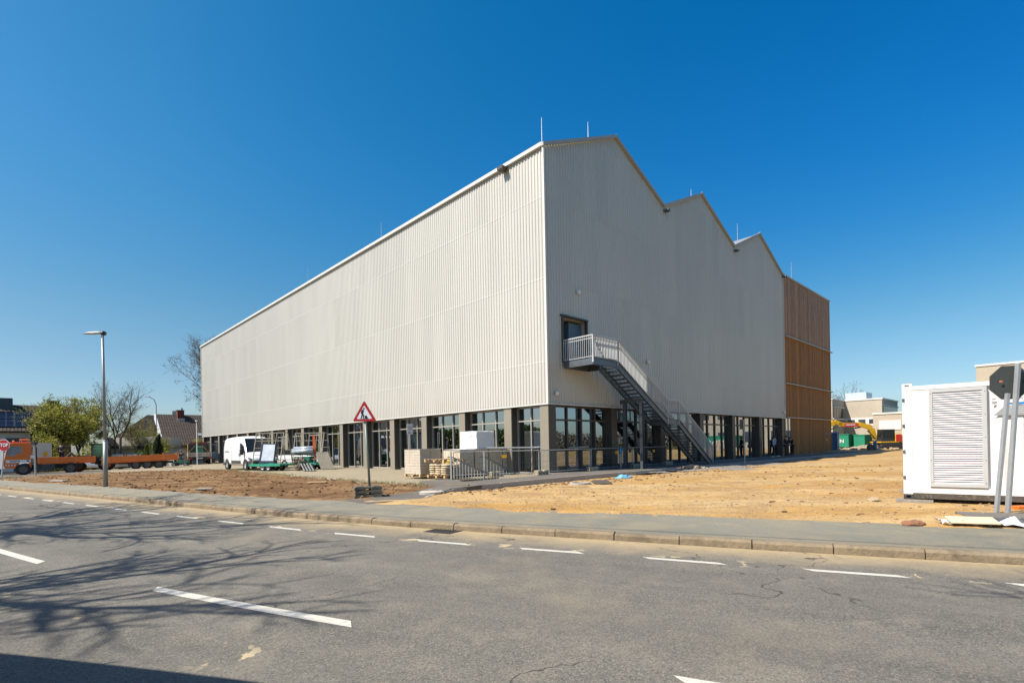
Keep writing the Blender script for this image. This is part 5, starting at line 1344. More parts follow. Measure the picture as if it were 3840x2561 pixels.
h = mesh('rubble_heap', mb, pm('broken_stone', (.42, .33, .23), .95, 0, .3, 5), None, kind='stuff', label='small heap of broken tan stones beside the shaded path', cat='rubble heap'); h.location = (9.3, 26.9, .12)
mb = MB()
for _ in range(260):
    a = rg.uniform(0, 2*PI); d = abs(rg.gauss(0, 1.6)); r = rg.uniform(.08, .28); mb.blob((d*math.cos(a)*2.2, d*math.sin(a), .05+max(0, .5-.3*d)), r, 6, 4, .4, rg.random(), (1.2, 1, .7))
h = mesh('rubble_heap', mb, MATS['broken_stone'], None, kind='stuff', label='low wide heap of demolition rubble in front of the green containers', cat='rubble heap'); h.location = (46.5, 66.5, .18)
h2 = h.copy(); C.objects.link(h2); h2.location = (55, 51, .1); h2.scale = (1, 1, 2.3); h2['label'] = 'higher heap of broken stone right of the container yard'
# debris by the pavement at the right
board = slab('board', 'pale plywood board lying at the pavement edge', 'board', (7.33, 8.30, .20), (.62, .30, .025), pm('plywood', (.72, .58, .38), .7, 0, .08, 2, stretch=(5, 1, 1)), -.38, .22)
def sheet(name, label, cat, loc, w, d, m, amp, seed, rz, th=.008):
    mb = MB(); n = 14
    for s_ in (0, 1):
        for i in range(n+1):
            for j in range(n+1):
                x = (i/n-.5)*w; y = (j/n-.5)*d; e = Vector((x*4, y*4, seed)); z = amp*abs(noise.fractal(e, 1, 2, 3)); mb.v.append((x+.08*noise.noise(e*1.3), y+.08*noise.noise(e*1.7), z+.01-s_*th))
    q = (n+1)**2
    for i in range(n):
        for j in range(n): a = i*(n+1)+j; mb.f.append((a, a+n+1, a+n+2, a+1)); mb.f.append((q+a, q+a+1, q+a+n+2, q+a+n+1))
    o = mesh(name, mb, m, None, smooth=True, label=label, cat=cat); o.location = loc; o.rotation_euler = (0, 0, rz); return o
sheet('plastic_sheet', 'crumpled white plastic sheet under the plywood board', 'plastic sheet', (7.55, 8.35, .125), 1.15, .42, whites, .16, 4.2, -.35)
sheet('tarpaulin', 'dark grey tarpaulin folded beside the white sheet', 'tarpaulin', (7.95, 8.42, .13), .75, .45, pm('dark_tarp', (.085, .09, .10), .5, 0, .2, 4), .13, 9.1, -.4)
slab('base_plate', 'flat grey-brown concrete slab carrying the octagonal sign posts', 'slab', (8.55, 9.05, .11), (1.15, .75, .06), pm('slab_dirty', (.17, .155, .13), .9, 0, .2, 3, .4, 20), -.45)
slab('timber_offcut', 'yellow timber offcut at the right picture edge on the sand', 'plank', (8.75, 8.45, .13), (.7, .08, .05), yellowp, -.3)
slab('orange_board', 'small orange board lying under the container', 'board', (10.1, 10.3, .10), (.4, .2, .06), orangep, .1)
rag('stone', 'pale tan stone lying alone in the middle of the sand yard', 'stone', (8.3, 11.95, .13), .12, MATS['pebbles'], (1.2, .8, .6), 5, .3)
rag('clod', 'reddish clod of earth at the pavement edge left of the plywood board', 'clod', (6.55, 8.52, .13), .13, pm('red_clod', (.28, .13, .07), .95, 0, .3, 6), (1.3, .8, .5), 7, .4)

# ================================================================ glass racks and panels by the van
def rack(label, loc, rz, box):
    r = thing('glass_rack_trailer', label, 'trailer', loc, rz, 'green glass rack trailers')
    mesh('base', MB().box(-1.25, 1.25, -.7, .7, .38, .46).box(-1.3, 1.3, -.75, -.68, .34, .50).box(-1.3, 1.3, .68, .75, .34, .50).bar((-1.2, 0, .42), (-2.1, 0, .38), .08), pm('rack_green', (.03, .30, .20), .5, 0, .15, 3), r)
    mb = MB()
    for x in (-1.2, 1.2):
        for s in (-1, 1): mb.bar((x, s*.62, .46), (x, s*.18, 2.65), .05)
        mb.bar((x, -.18, 2.65), (x, .18, 2.65), .05).bar((x, -.42, 1.45), (x, .42, 1.45), .04)
    for z, y in ((2.65, .18), (2.1, .29), (1.6, .39), (1.1, .49), (.75, .56)):
        for s in (-1, 1): mb.bar((-1.2, s*y, z), (1.2, s*y, z), .04 if z < 2.5 else .055)
    for x in (-.6, 0, .6): mb.bar((x, -.60, .5), (x, -.18, 2.65), .03).bar((x, .6, .5), (x, .18, 2.65), .03)
    mesh('frame', mb, pm('rack_metal', (.25, .24, .20), .55, .3, .2, 4), r)
    if box: mesh('tool_box', MB().box(-1.0, .3, -.7, .1, .48, .95), greenp, r, bev=.02)
    for x in (-.25, .25):
        for s in (-1, 1): wheel(x, s*.62, .24, .18, r, galv_l)
    return r
rack('left of two green glass rack trailers, carrying a film-wrapped glass pane', (-16.9, 36.6, .08), -.32, False)
rack('right of two green glass rack trailers, with a dark green tool box', (-14.75, 38.2, .08), -.25, True)
gp_ = thing('wrapped_glass', 'greenish glass pane wrapped in cloudy film leaning on the left rack', 'glass pane', (-16.9, 36.6, .08), -.32)
mesh('pane', MB().box(-.55, .75, -.03, .03, 0, 1.35, Matrix.Translation((0, -.66, .55)) @ Matrix.Rotation(-.19, 4, 'X')), glass_c, gp_)
mesh('film', wobble(MB().box(-.35, .70, -.05, -.04, .15, 1.30, Matrix.Translation((0, -.66, .55)) @ Matrix.Rotation(-.19, 4, 'X')), .02, 5), pm('cloudy_film', (.48, .54, .60), .3, 0, .25, 3, .5, 5), gp_)
rl = thing('film_rolls', 'silvery wrapped rolls resting on the right glass rack', 'rolls', (-14.9, 38.0, 1.25), -.25)
mesh('roll', MB().tube((-1.0, -.45, .12), (.7, -.45, .18), .17, .17, 12).tube((-1.0, -.25, .35), (.6, -.25, .38), .14, .14, 12), pm('silver_wrap', (.45, .50, .56), .3, .3, .25, 6, .4, 8), rl, smooth=True)
os_ = thing('strap', 'orange ratchet strap hanging on the right glass rack', 'strap', (-14.3, 37.5, .8), 0)
mesh('strap', MB().box(-.08, .08, -.03, .03, .7, 1.75).box(0, .12, -.05, .0, .0, .7), pm('strap_orange', (.55, .10, .02), .6), os_)
ph = pm('panel_brown', (.26, .235, .19), .6, .1, .25, 4)
pl_ = thing('panel_stack', 'brown-grey ribbed panels leaning in a row beside the racks', 'panels', (-14.2, 37.0, .08), 0)
mb = MB()
for i in range(10): mb.bar((i*.095, .5, 1.22), (.80+i*.095, -.5, .03), .084, .035+.02*(i % 2))
mesh('panel', mb, ph, pl_)
mesh('end_strip', MB().bar((-.05, .5, 1.25), (.95, .5, 1.25), .05, .03), galv_l, pl_)
pl2 = thing('panel_stack', 'black and white slatted panels lying slanted in front of the brown panels', 'panels', (-14.2, 34.6, .07), 0)
mb = MB(); m2 = MB()
for i in range(8): (mb if i % 2 else m2).bar((-.1+i*.10, .5, .50), (.55+i*.10, -.5, .03), .055, .03)
mesh('dark_slat', mb, black, pl2); mesh('pale_slat', m2, galv_l, pl2)
mesh('frame', MB().bar((-.15, .52, .45), (.75, .52, .45), .06).bar((.5, -.5, .04), (1.3, -.5, .04), .05), darkst, pl2)
wp = thing('waste_pile', 'tangled dark and tan packing scraps between racks and panels', 'waste', (-14.6, 35.8, .1), 0)
mb = MB(); rg = random.Random(1)
for _ in range(26): mb.blob((rg.uniform(-.45, .35), rg.uniform(-.3, .3), rg.uniform(.1, .8)), rg.uniform(.08, .2), 6, 4, .4, rg.random())
mesh('scrap', mb, pm('scraps', (.16, .13, .11), .9, 0, .6, 7), wp)
rag('plastic_bag', 'red plastic bag on the paving before the long glazed front', 'bag', (-12.9, 41.4, .15), .38, redcloth, (1.5, .7, .45), 2, .4)
rag('plastic_bag', 'white plastic bag beside the red bag on the paving', 'bag', (-11.75, 41.0, .15), .36, whites, (1.6, .7, .4), 6, .4)
sheet('plastic_strip', 'flat pinkish plastic strips left of the red bag', 'plastic sheet', (-14.3, 42.3, .10), 2.2, .6, pm('pink_film', (.60, .32, .36), .5), .06, 2.2, .1)

# ================================================================ people
def person(label, loc, rz, pose, top, bottom, shoe, hgt=1.75, bag=None, sleeves=None):
    t = thing('person', label, 'person', loc, rz); k = hgt/1.75
    J = dict(pel=(0, 0, .96), sp=(0, .01, 1.15), ch=(0, .015, 1.36), nk=(0, .01, 1.50), hd=(0, 0, 1.60), ht=(0, 0, 1.70),
             hl=(.10, 0, .92), kl=(.11, -.02, .50), al=(.12, .02, .09), tl=(.13, -.13, .045), hr=(-.10, 0, .92), kr=(-.11, -.02, .50), ar=(-.12, .02, .09), tr=(-.13, -.13, .045),
             sl=(.19, .01, 1.42), el=(.26, .03, 1.14), wl=(.27, -.05, .88), sr=(-.19, .01, 1.42), er=(-.26, .03, 1.14), wr=(-.27, -.05, .88))
    J.update(pose)
    R = dict(pel=.135, sp=.125, ch=.145, nk=.06, hd=.082, ht=.07, hl=.09, kl=.062, al=.042, tl=.035, hr=.09, kr=.062, ar=.042, tr=.035, sl=.065, el=.046, wl=.03, sr=.065, er=.046, wr=.03)
    E = [('pel', 'sp'), ('sp', 'ch'), ('ch', 'nk'), ('nk', 'hd'), ('hd', 'ht'), ('pel', 'hl'), ('hl', 'kl'), ('kl', 'al'), ('al', 'tl'), ('pel', 'hr'), ('hr', 'kr'), ('kr', 'ar'), ('ar', 'tr'), ('ch', 'sl'), ('sl', 'el'), ('el', 'wl'), ('ch', 'sr'), ('sr', 'er'), ('er', 'wr')]
    def skinned(nm, keys, ed, grow, m, sub=2, root='pel', extra=None):
        me = bpy.data.meshes.new(nm); ks = list(keys)
        me.from_pydata([tuple(c*k for c in J[a]) for a in ks], [(ks.index(a), ks.index(b)) for a, b in ed if a in ks and b in ks], [])
        o = bpy.data.objects.new(nm, me); link(o, t); md = o.modifiers.new('Skin', 'SKIN'); o.modifiers.new('Sub', 'SUBSURF').levels = sub
        for i, a in enumerate(ks):
            r = (R[a]+grow)*k; sv = me.skin_vertices[0].data[i]; sv.radius = (r, r*(.72 if a in ('pel', 'sp', 'ch') else 1)); sv.use_root = (a == root)
        bpy.context.view_layer.update()
        m2_ = bpy.data.meshes.new_from_object(o.evaluated_get(bpy.context.evaluated_depsgraph_get()))
        if extra:
            b = bmesh.new(); b.from_mesh(m2_); e = bpy.data.meshes.new('x'); e.from_pydata(extra.v, [], extra.f); b.from_mesh(e); b.to_mesh(m2_); b.free()
        m2_.materials.clear(); m2_.materials.append(m)
        for p in m2_.polygons: p.use_smooth = True
        o.modifiers.clear(); o.data = m2_; m2_.name = nm; return o
    ex = MB()
    for w_, e_ in (('wl', 'el'), ('wr', 'er')):
        w = Vector(J[w_])*k; d = (w-Vector(J[e_])*k).normalized(); sd = d.cross(Vector((0, 1, 0))); sd = sd.normalized() if sd.length > .1 else Vector((1, 0, 0))
        ex.tube(w, w+d*.07, .028, .036, 8)
        for i in range(4): b0 = w+d*.065+sd*(-.027+.018*i); ex.tube(b0, b0+d*(.035+.006*(i in (1, 2))), .009, .008, 6).tube(b0+d*.037, b0+d*.062+Vector((0, -.012, 0)), .008, .006, 6)
        ex.tube(w+d*.02+sd*.028, w+d*.055+sd*.052, .010, .008, 6)
    hc = Vector(J['hd'])*k
    ex.blob(tuple(hc+Vector((0, -.088*k, .0))), .018, 6, 4).blob(tuple(hc+Vector((.08*k, 0, 0))), .022, 6, 4, squash=(.5, 1, 1.4)).blob(tuple(hc+Vector((-.08*k, 0, 0))), .022, 6, 4, squash=(.5, 1, 1.4))
    skinned('body', J.keys(), E, 0, skin, extra=ex)
    mb = MB().blob(tuple(hc+Vector((0, .018, .045*k))), .098*k, 12, 8, .05, 1, (1, 1.05, .95)); mesh('hair', mb, hairm, t, smooth=True)
    skinned('shirt', ['pel', 'sp', 'ch', 'sl', 'el', 'wl', 'sr', 'er', 'wr'], E, .022, top)
    skinned('trousers', ['pel', 'hl', 'kl', 'al', 'hr', 'kr', 'ar'], E, .024, bottom)
    for a, b in (('al', 'tl'), ('ar', 'tr')):
        A = Vector(J[a])*k; B_ = Vector(J[b])*k; mesh('shoe', MB().blob(tuple((A+B_)/2+Vector((0, -.01, -.02))), .13*k, 10, 6, 0, 1, (.42, 1.05, .42)), shoe, t, smooth=True)
    return t
pshirt = lightblue
person('person in pale grey-blue top, dark trousers and white shoes before the far gable windows', (21.25, 42.0, .17), .75, dict(kl=(.12, -.10, .52), al=(.12, -.12, .12), tl=(.13, -.28, .09), ar=(-.12, .18, .09), tr=(-.13, .05, .045), kr=(-.11, .06, .50), el=(.27, .08, 1.16), wl=(.25, .03, .90)), lightblue, navy, whites)
person('person in dark jacket holding a phone at the belly, right of the pale top', (21.95, 41.55, .17), .6, dict(el=(.27, .02, 1.16), wl=(.10, -.22, 1.12), er=(-.27, .02, 1.16), wr=(-.08, -.22, 1.10)), navy, pm('dark_olive', (.05, .045, .035), .9), black)
person('person dressed all in black half behind the entrance, bending forward', (24.35, 45.15, .19), -1.3, dict(ch=(0, -.10, 1.33), sp=(0, -.04, 1.14), nk=(0, -.17, 1.45), hd=(0, -.21, 1.54), ht=(0, -.22, 1.64), sl=(.18, -.10, 1.38), sr=(-.18, -.10, 1.38), el=(.24, -.16, 1.12), wl=(.2, -.3, .95), er=(-.24, -.14, 1.1), wr=(-.22, -.25, .9)), navy, navy, black, 1.70)
person('person in a dark jacket standing on the truck bed, one arm pointing right', (-40.05, 46.13, .82), PI+.3, dict(el=(-.0, 0, 0), sl=(.19, .01, 1.42)) and dict(er=(-.44, .0, 1.42), wr=(-.66, -.03, 1.48), el=(.25, -.02, 1.16), wl=(.2, -.18, 1.05)), navy, navy, black, 1.68)
person('person in black top and blue jeans bending over the green hand cart', (-36.3, 57.0, -.02), .4, dict(ch=(0, -.14, 1.30), sp=(0, -.06, 1.12), nk=(0, -.22, 1.42), hd=(0, -.28, 1.50), ht=(0, -.31, 1.60), sl=(.18, -.14, 1.34), sr=(-.18, -.14, 1.34), el=(.24, -.25, 1.1), wl=(.2, -.42, .95), er=(-.24, -.25, 1.1), wr=(-.2, -.42, .95)), black, jeans, whites, 1.75)
hc_ = thing('hand_cart', 'green hand cart on small wheels beside the person in jeans', 'cart', (-35.4, 55.3, -.02), .3)
mesh('bed', MB().box(-.8, .8, -.35, .35, .38, .46).bar((-.8, -.3, .4), (-1.5, -.3, .85), .05).bar((-.8, .3, .4), (-1.5, .3, .85), .05).box(-.2, .3, -.2, .2, .46, .7), greenp, hc_)
for x in (-.5, .6):
    for s in (-1, 1): wheel(x, s*.36, .20, .1, hc_, galv_l)
bx = thing('rubbish_bag', 'round black rubbish bag and concrete block by the trailer tail', 'bag', (-37.4, 58.2, -.1), 0)
mesh('bag', MB().blob((0, 0, .75), .55, 12, 8, .1, 3, (.8, .8, 1.3)), black, bx, smooth=True)

# ================================================================ trees and shrubs
def leafq(mb, c, s, rg):
    a = Vector((rg.gauss(0, 1), rg.gauss(0, 1), rg.gauss(0, 1))).normalized()*s; b = a.orthogonal().normalized()*s*.6
    if rg.random() < .5: b = a.cross(b).normalized()*s*.6
    n = len(mb.v); mb.v += [tuple(c-a), tuple(c+b*.7), tuple(c+a), tuple(c-b*.7)]; mb.f.append((n, n+1, n+2, n+3))
def tree(name, label, loc, H, spread, m_bark, m_leaf, leaves=3, seed=1, levels=5, r0=None, lean=(0, 0), leaf=.07, trunk_h=.25, up=.25, twist=.5, group=None, kids=3, first=None, cat='tree', keep=None, rmul=1.0):
    rg = random.Random(seed); tr_ = MB(); cr = MB(); lf_ = MB(); r0 = r0 or H*.018
    def grow(p, d, L, r, lv):
        n = 3 if lv < 3 else 2; q = p; pts = [p]
        for i in range(n):
            d = (d+Vector((rg.gauss(0, 1), rg.gauss(0, 1), rg.gauss(0, .6)))*.13*twist*(1+lv*.25)+Vector((0, 0, up*.10))).normalized()
            q2 = q+d*L/n; ra = r*(1-.35*i/n)*rmul; rb = r*(1-.35*(i+1)/n)*rmul
            (tr_ if lv < 3 else cr).tube(q, q2, ra, rb, 6 if lv < 2 else (4 if lv < 3 else 3), False)
            q = q2; pts.append(q)
            if lv >= 1 and lv < levels and i < n-1:
                sd = (d+d.orthogonal().normalized()*1.0*rg.choice((-1, 1))+Vector((rg.gauss(0, .5), rg.gauss(0, .5), rg.gauss(0, .3)))).normalized(); grow(q, sd, L*rg.uniform(.4, .6), r*.42, lv+1)
        if lv < levels:
            for i in range(kids if lv else kids+1):
                a = rg.uniform(0, 2*PI); o1 = d.orthogonal().normalized(); o2 = d.cross(o1); sp = spread*rg.uniform(.5, 1.15)
                nd = (d+(o1*math.cos(a)+o2*math.sin(a))*sp+Vector((0, 0, up))).normalized()
                if keep and not keep(q, nd): continue
                grow(q, nd, L*rg.uniform(.58, .82), r*.58, lv+1)
        else:
            for _ in range(leaves):
                t = rg.random(); c = pts[0].lerp(q, t)+Vector((rg.gauss(0, 1), rg.gauss(0, 1), rg.gauss(0, 1)))*leaf*1.6; leafq(lf_, c, leaf*rg.uniform(.6, 1.3), rg)
    grow(Vector((0, 0, -.1)), Vector((lean[0], lean[1], 1)).normalized(), H*trunk_h, r0, 0)
    if not keep:                                            # grow to the full height asked for
        top = max(p[2] for p in cr.v+lf_.v+tr_.v); k = H/top
        for m_ in (tr_, cr, lf_): m_.v = [(p[0]*k, p[1]*k, p[2]*k) for p in m_.v]
    t = thing(name, label, cat, loc, 0, group)
    mesh('trunk', tr_, m_bark, t)
    c_ = mesh('crown', cr if cr.v else tr_, m_bark, t)
    if lf_.v: mesh('leaves', lf_, m_leaf, c_)
    return t
def shrub(name, label, loc, size, m_leaf, n, seed, leaf=.10, core=None, group=None, cat='shrub', conical=False):
    rg = random.Random(seed); lf_ = MB(); t = thing(name, label, cat, loc, 0, group); lumps = []
    for _ in range(9):
        a = rg.uniform(0, 2*PI); d = rg.uniform(0, .6); z = rg.uniform(.2, .85); k = (1-z*.9) if conical else 1
        lumps.append((Vector((size[0]*d*math.cos(a)*k, size[1]*d*math.sin(a)*k, size[2]*z)), rg.uniform(.25, .45)*(k if conical else 1)))
    for i in range(n):
        c0, r = rg.choice(lumps); v = Vector((rg.gauss(0, 1), rg.gauss(0, 1), rg.gauss(0, 1))).normalized()*r*rg.uniform(.5, 1.1)**.5
        p = c0+Vector((v.x*size[0], v.y*size[1], v.z*size[2])); p.z = max(.02, p.z); leafq(lf_, p, leaf*rg.uniform(.6, 1.4), rg)
    mesh('foliage', lf_, m_leaf, t)
    st_ = MB()
    for c0, r in lumps: st_.tube((rg.uniform(-.1, .1), rg.uniform(-.1, .1), -.1), tuple(c0), .03*size[2]/3+.01, .012, 4, False)
    mesh('stem', st_, bark, t); return t
tree('deciduous_tree', 'leftmost tall tree with thin bent bare limbs above a dense yellow-green base', (-52.8, 59, -.4), 8.6, .6, bark, leaf_y, 3, 31, 5, .13, (-.05, 0), .07, .34, .2, .9, 'trees in the gardens at left')
tree('deciduous_tree', 'bushy tree covered in young yellow-green leaves above the truck bed', (-50.0, 57, -.4), 8.0, .55, bark, leaf_y, 3, 12, 5, .10, (0, 0), .065, .16, .28, .9, 'trees in the gardens at left')
tree('deciduous_tree', 'rounder yellow-green tree left of the trees with bare twigs', (-48.6, 58, -.4), 7.6, .55, bark, leaf_y, 3, 14, 5, .09, (.02, 0), .065, .17, .28, .9, 'trees in the gardens at left')
tree('deciduous_tree', 'upright thin tree with pale green buds right beside the leafy trees', (-51.2, 62, -.4), 9.0, .45, bark_l, leaf_y, 8, 15, 5, .12, (0, 0), .09, .3, .3, .8, 'trees in the gardens at left')
tree('deciduous_tree', 'slender almost bare tree directly behind the tall street lamp', (-49.8, 63, -.4), 10.8, .42, bark_l, leaf_y, 2, 21, 6, .08, (.03, 0), .04, .28, .22, .8, 'trees in the gardens at left', 2)
tree('deciduous_tree', 'dark bare tree with a straight trunk just right of the street lamp', (-47.6, 62, -.4), 10.8, .45, bark, leaf_r, 1, 22, 6, .09, (.02, 0), .035, .26, .22, .8, 'trees in the gardens at left', 2)
tree('deciduous_tree', 'wide bare tree spreading fine twigs toward the tiled house', (-45.9, 61, -.4), 10.6, .60, bark, leaf_r, 1, 27, 6, .09, (.10, 0), .035, .18, .2, .9, 'trees in the gardens at left', 2)
tree('deciduous_tree', 'small bare tree in front of the left edge of the tiled house', (-46.6, 66, -.4), 7.0, .8, bark_l, leaf_y, 3, 29, 5, .10, (.1, 0), .06, .3, .2, .9, 'trees in the gardens at left')
tree('deciduous_tree', 'very tall bare tree rising behind the far end of the hall', (-52.3, 91, -.4), 22.5, .55, bark_l, leaf_r, 2, 43, 6, .14, (.0, 0), .05, .16, .25, .9, kids=3)
tree('deciduous_tree', 'bare treetops showing just above the far roof edge of the hall', (-50.2, 96, -.4), 25.8, .5, bark, leaf_r, 2, 47, 6, .34, (.0, 0), .06, .3, .3, .8, kids=2)
tree('deciduous_tree', 'bare rounded tree above the school roof beside the timber wing', (64.0, 101, 0), 12.6, .7, bark, leaf_r, 1, 51, 6, .22, (0, 0), .05, .22, .3, .8, kids=2)
tree('deciduous_tree', 'second bare tree behind the school, half hidden by the timber wing', (61.0, 99, 0), 11.8, .6, bark, leaf_r, 1, 53, 6, .22, (0, 0), .05, .25, .3, .8, kids=2)
shrub('conifer', 'dark columnar conifer in front of the tiled roof house', (-39.1, 57.5, -.2), (1.15, 1.15, 4.0), leaf_d, 5200, 3, .11, cat='conifer', conical=True)
shrub('conifer', 'narrower green conifer left of the dark columnar one', (-40.3, 57.2, -.2), (.8, .8, 3.0), leaf_g, 2400, 4, .10, cat='conifer', conical=True)
sh = [(-50.5, 55, 3.0, 3.4, leaf_r, 'brown-twigged undergrowth behind the truck cab'), (-49.0, 55, 2.6, 4.2, leaf_y, 'yellow-green bush behind the truck bed'), (-46.3, 56.5, 2.0, 2.6, leaf_y, 'green bush under the leafy trees, left of the silver car'),
      (-46.5, 66, 3.4, 3.2, leaf_r, 'reddish budding shrub behind the street lamp'), (-43.2, 63.0, 2.0, 3.6, leaf_y, 'olive shrub under the dark gable roof'), (-44.6, 64.0, 2.2, 1.9, leaf_g, 'green hedge bush between bare trunks and garage'), (-41.5, 58.8, 1.6, 2.0, leaf_g, 'low green bush before the white garage wall'),
      (-39.0, 57.2, 1.3, 1.5, leaf_g, 'low dark green bush below the conifers'), (-41.3, 61.5, 1.3, 2.2, leaf_y, 'bright green bush left of the pickup cab'), (-43.3, 71.5, 1.6, 3.4, leaf_y, 'light green bush at the far corner of the hall'), (-43.2, 57.0, 1.2, 1.5, leaf_d, 'small dark bush in front of the white garage wall')]
for i, (x, y, s, h, m, lb) in enumerate(sh):
    shrub('shrub', lb, (x, y, -.45), (s, s*.8, h), m, 2600, 60+i, .09, group='shrubs in the gardens at left')
shrub('shrub', 'pale planted bushes beyond the green containers by the school', (56.5, 77, 0), (2.4, 1.0, 1.1), leaf_y, 1500, 81, .08)
# woods across the street (seen reflected in the glazing)
mb = MB(); rg = random.Random(77)
for _ in range(9000):
    y = rg.uniform(-35, 62); x = -82+rg.gauss(0, 3); h = 4.6+2.2*noise.noise(Vector((y*.12, 0, 0)))
    leafq(mb, Vector((x, y, h*rg.random()**.7)), rg.uniform(.4, .9), rg)
mesh('woods', mb, leaf_g, kind='stuff', label='dense green wood edge beyond the street at left')
mb = MB()
for _ in range(7000):
    s_ = rg.uniform(70, 76); t_ = rg.uniform(-75, -28); p = W(s_, t_); h = 3.6+2*noise.noise(Vector((t_*.15, 3, 0)))
    leafq(mb, Vector((p[0], p[1], h*rg.random()**.9)), rg.uniform(.15, .4), rg)
mesh('woods', mb, leaf_r, kind='stuff', label='dark bare wood edge beyond the yard, off to the right')
# near trees whose shade falls on the road: left roadside tree and one behind the camera
def inview(q, nd):
    w = q+nd*1.5; return w
def keepA(off):
    def f(q, nd):
        for k in (0, 1.2, 2.0):
            w = Vector(off)+q+nd*k
            if w.y > .2 and w.x > -1.0*w.y-.15 and w.z < 1.7+.9*w.y: return False
        return True
    return f
tree('roadside_tree', 'big bare roadside tree beyond the left picture edge, shading the carriageway', (-10.7, 4.0, -.05), 13.0, .85, bark, leaf_r, 1, 5, 5, .28, (.10, -.02), .04, .26, .06, .8, kids=3, keep=keepA((-10.7, 4.0, 0)))
tree('roadside_tree', 'second bare roadside tree further down the street at left', (-16.6, 7.4, -.05), 15.5, .8, bark, leaf_r, 1, 8, 5, .26, (.1, .0), .04, .24, .10, .8, kids=3, keep=keepA((-16.6, 7.4, 0)))
tree('roadside_tree', 'bare roadside tree behind the camera shading the right end of the road', (1.2, -2.6, -.05), 14.0, .6, bark, leaf_r, 1, 9, 5, .30, (.08, .10), .04, .34, .12, .8, kids=3, keep=keepA((1.2, -2.6, 0)))

# ================================================================ houses at left
def uvroof(name, quad, m, parent, u, v):
    me = bpy.data.meshes.new(name); me.from_pydata([tuple(p) for p in quad], [], [(0, 1, 2, 3)]); me.materials.append(m)
    ul = me.uv_layers.new(name='UVMap')
    for i, c in enumerate(((0, 0), (u, 0), (u, v), (0, v))): ul.data[i].uv = c
    o = bpy.data.objects.new(name, me); link(o, parent)
    s = o.modifiers.new('th', 'SOLIDIFY'); s.thickness = .18; return o
hR = thing('house', 'white-walled house with a steep brown tiled roof and red brick chimney beside the hall', 'house', (-51.2+5*.6886, 75-5*.7251, -.35), BR)
L_ = 16
mesh('wall', MB().box(.3, L_, 0, 10, 0, 3.2).prism([(.2, 3.2), (9.8, 3.2), (5, 7.2)], .3, .5, 'x'), render_w, hR)
uvroof('roof', [(-.1, -.6, 2.72), (L_, -.6, 2.72), (L_, 5, 7.35), (-.1, 5, 7.35)], tiles, hR, L_, 7.2)
uvroof('roof', [(L_, 10.6, 2.72), (-.1, 10.6, 2.72), (-.1, 5, 7.35), (L_, 5, 7.35)], tiles, hR, L_, 7.2)
mesh('verge_board', MB().add([(-.13, -.65, 2.5), (-.13, -.65, 2.75), (-.13, 5, 7.4), (-.13, 5, 6.6), (-.35, -.65, 2.5), (-.35, -.65, 2.75), (-.35, 5, 7.4), (-.35, 5, 6.6)], [(0, 1, 2, 3), (7, 6, 5, 4), (0, 4, 5, 1), (1, 5, 6, 2), (3, 2, 6, 7)]), whitep, hR)
ch = mesh('chimney', MB().box(2.35, 3.2, 4.0, 4.9, 6.2, 7.9), pm('chimney_red', (.14, .04, .03), .9, 0, .2, 3), hR)
mesh('cap', MB().box(2.3, 3.25, 3.95, 4.95, 7.9, 7.98).tube((3.0, 4.4, 7.9), (3.0, 4.4, 8.3), .10), darkst, ch); mesh('flashing', MB().box(2.3, 3.25, 3.9, 4.95, 6.1, 6.75), galv_l, ch)
mesh('gutter', MB().box(-.2, L_, -.75, -.6, 2.62, 2.74), galv, hR)
w_ = mesh('roof_window', MB().box(4.3, 4.8, -.02, .04, 0, .6, Matrix.Translation((0, 1.0, 4.15)) @ Matrix.Rotation(-.9, 4, 'X')), galv_l, hR)
mesh('door', MB().box(2.6, 3.2, -.03, .05, .1, 2.0), pm('dark_door', (.04, .035, .03), .6), hR)
hM = thing('house', 'dark roofed house with its gable toward us, left of the tiled roof house', 'house', (-57.5, 80, -.3), 0)
mb = MB().add([(-6, 0, 2.8), (1.4, 0, 7.6), (7, 0, 4.0), (-6, 12, 2.8), (1.4, 12, 7.6), (7, 12, 4.0)], [(0, 1, 4, 3), (1, 2, 5, 4), (0, 2, 1), (3, 4, 5), (0, 3, 5, 2)])
mesh('roof', mb, pm('dark_gable', (.045, .035, .03), .9, 0, .3, 1), hM); mesh('wall', MB().box(-5.5, 6.5, .4, 12, 0, 3), render_w, hM)
mesh('chimney', MB().box(4.6, 5.6, 1, 2, 4.5, 8.2), pm('slate_blue', (.06, .08, .10), .8), hM)
hG = thing('garage', 'low flat-roofed white garage with a pale fascia behind the bare trees', 'garage', (-52.0, 66.5, -.5), 0)
mesh('wall', MB().box(0, 9.5, 0, 5, 0, 2.6), render_w, hG); mesh('fascia', MB().box(-.2, 6.5, -.2, 5, 2.9, 4.0), pm('fascia_pale', (.5, .48, .44), .8), hG); mesh('roof', MB().box(-.3, 9.8, -.3, 5.2, 2.6, 2.88), pm('roof_felt', (.06, .06, .05), .9), hG)
gw = thing('garden_wall', 'long white garden wall behind the tractor and trailer', 'wall', (-49.2, 59.8, -.5), 0)
mesh('wall', MB().box(0, 10.2, 0, .25, 0, 1.9), render_w, gw); mesh('coping', MB().box(-.05, 10.25, -.05, .3, 1.9, 1.98), darkst, gw)
hL = thing('house', 'white house with solar panels on its dark tiled roof at the left picture edge', 'house', (-68.1, 45.5, -.6), BR)
mesh('wall', MB().box(.4, 19.0, 0, 9, 0, 5.0), render_w, hL); mesh('wall', MB().box(19.0, 22.6, 2, 9, 0, 5.0), pm('shaded_wall', (.3, .26, .2), .9), hL)
uvroof('roof', [(0, -.7, 4.75), (23.5, -.7, 4.75), (23.5, 4.6, 8.0), (0, 4.6, 8.0)], tiles, hL, 23.5, 6.2)
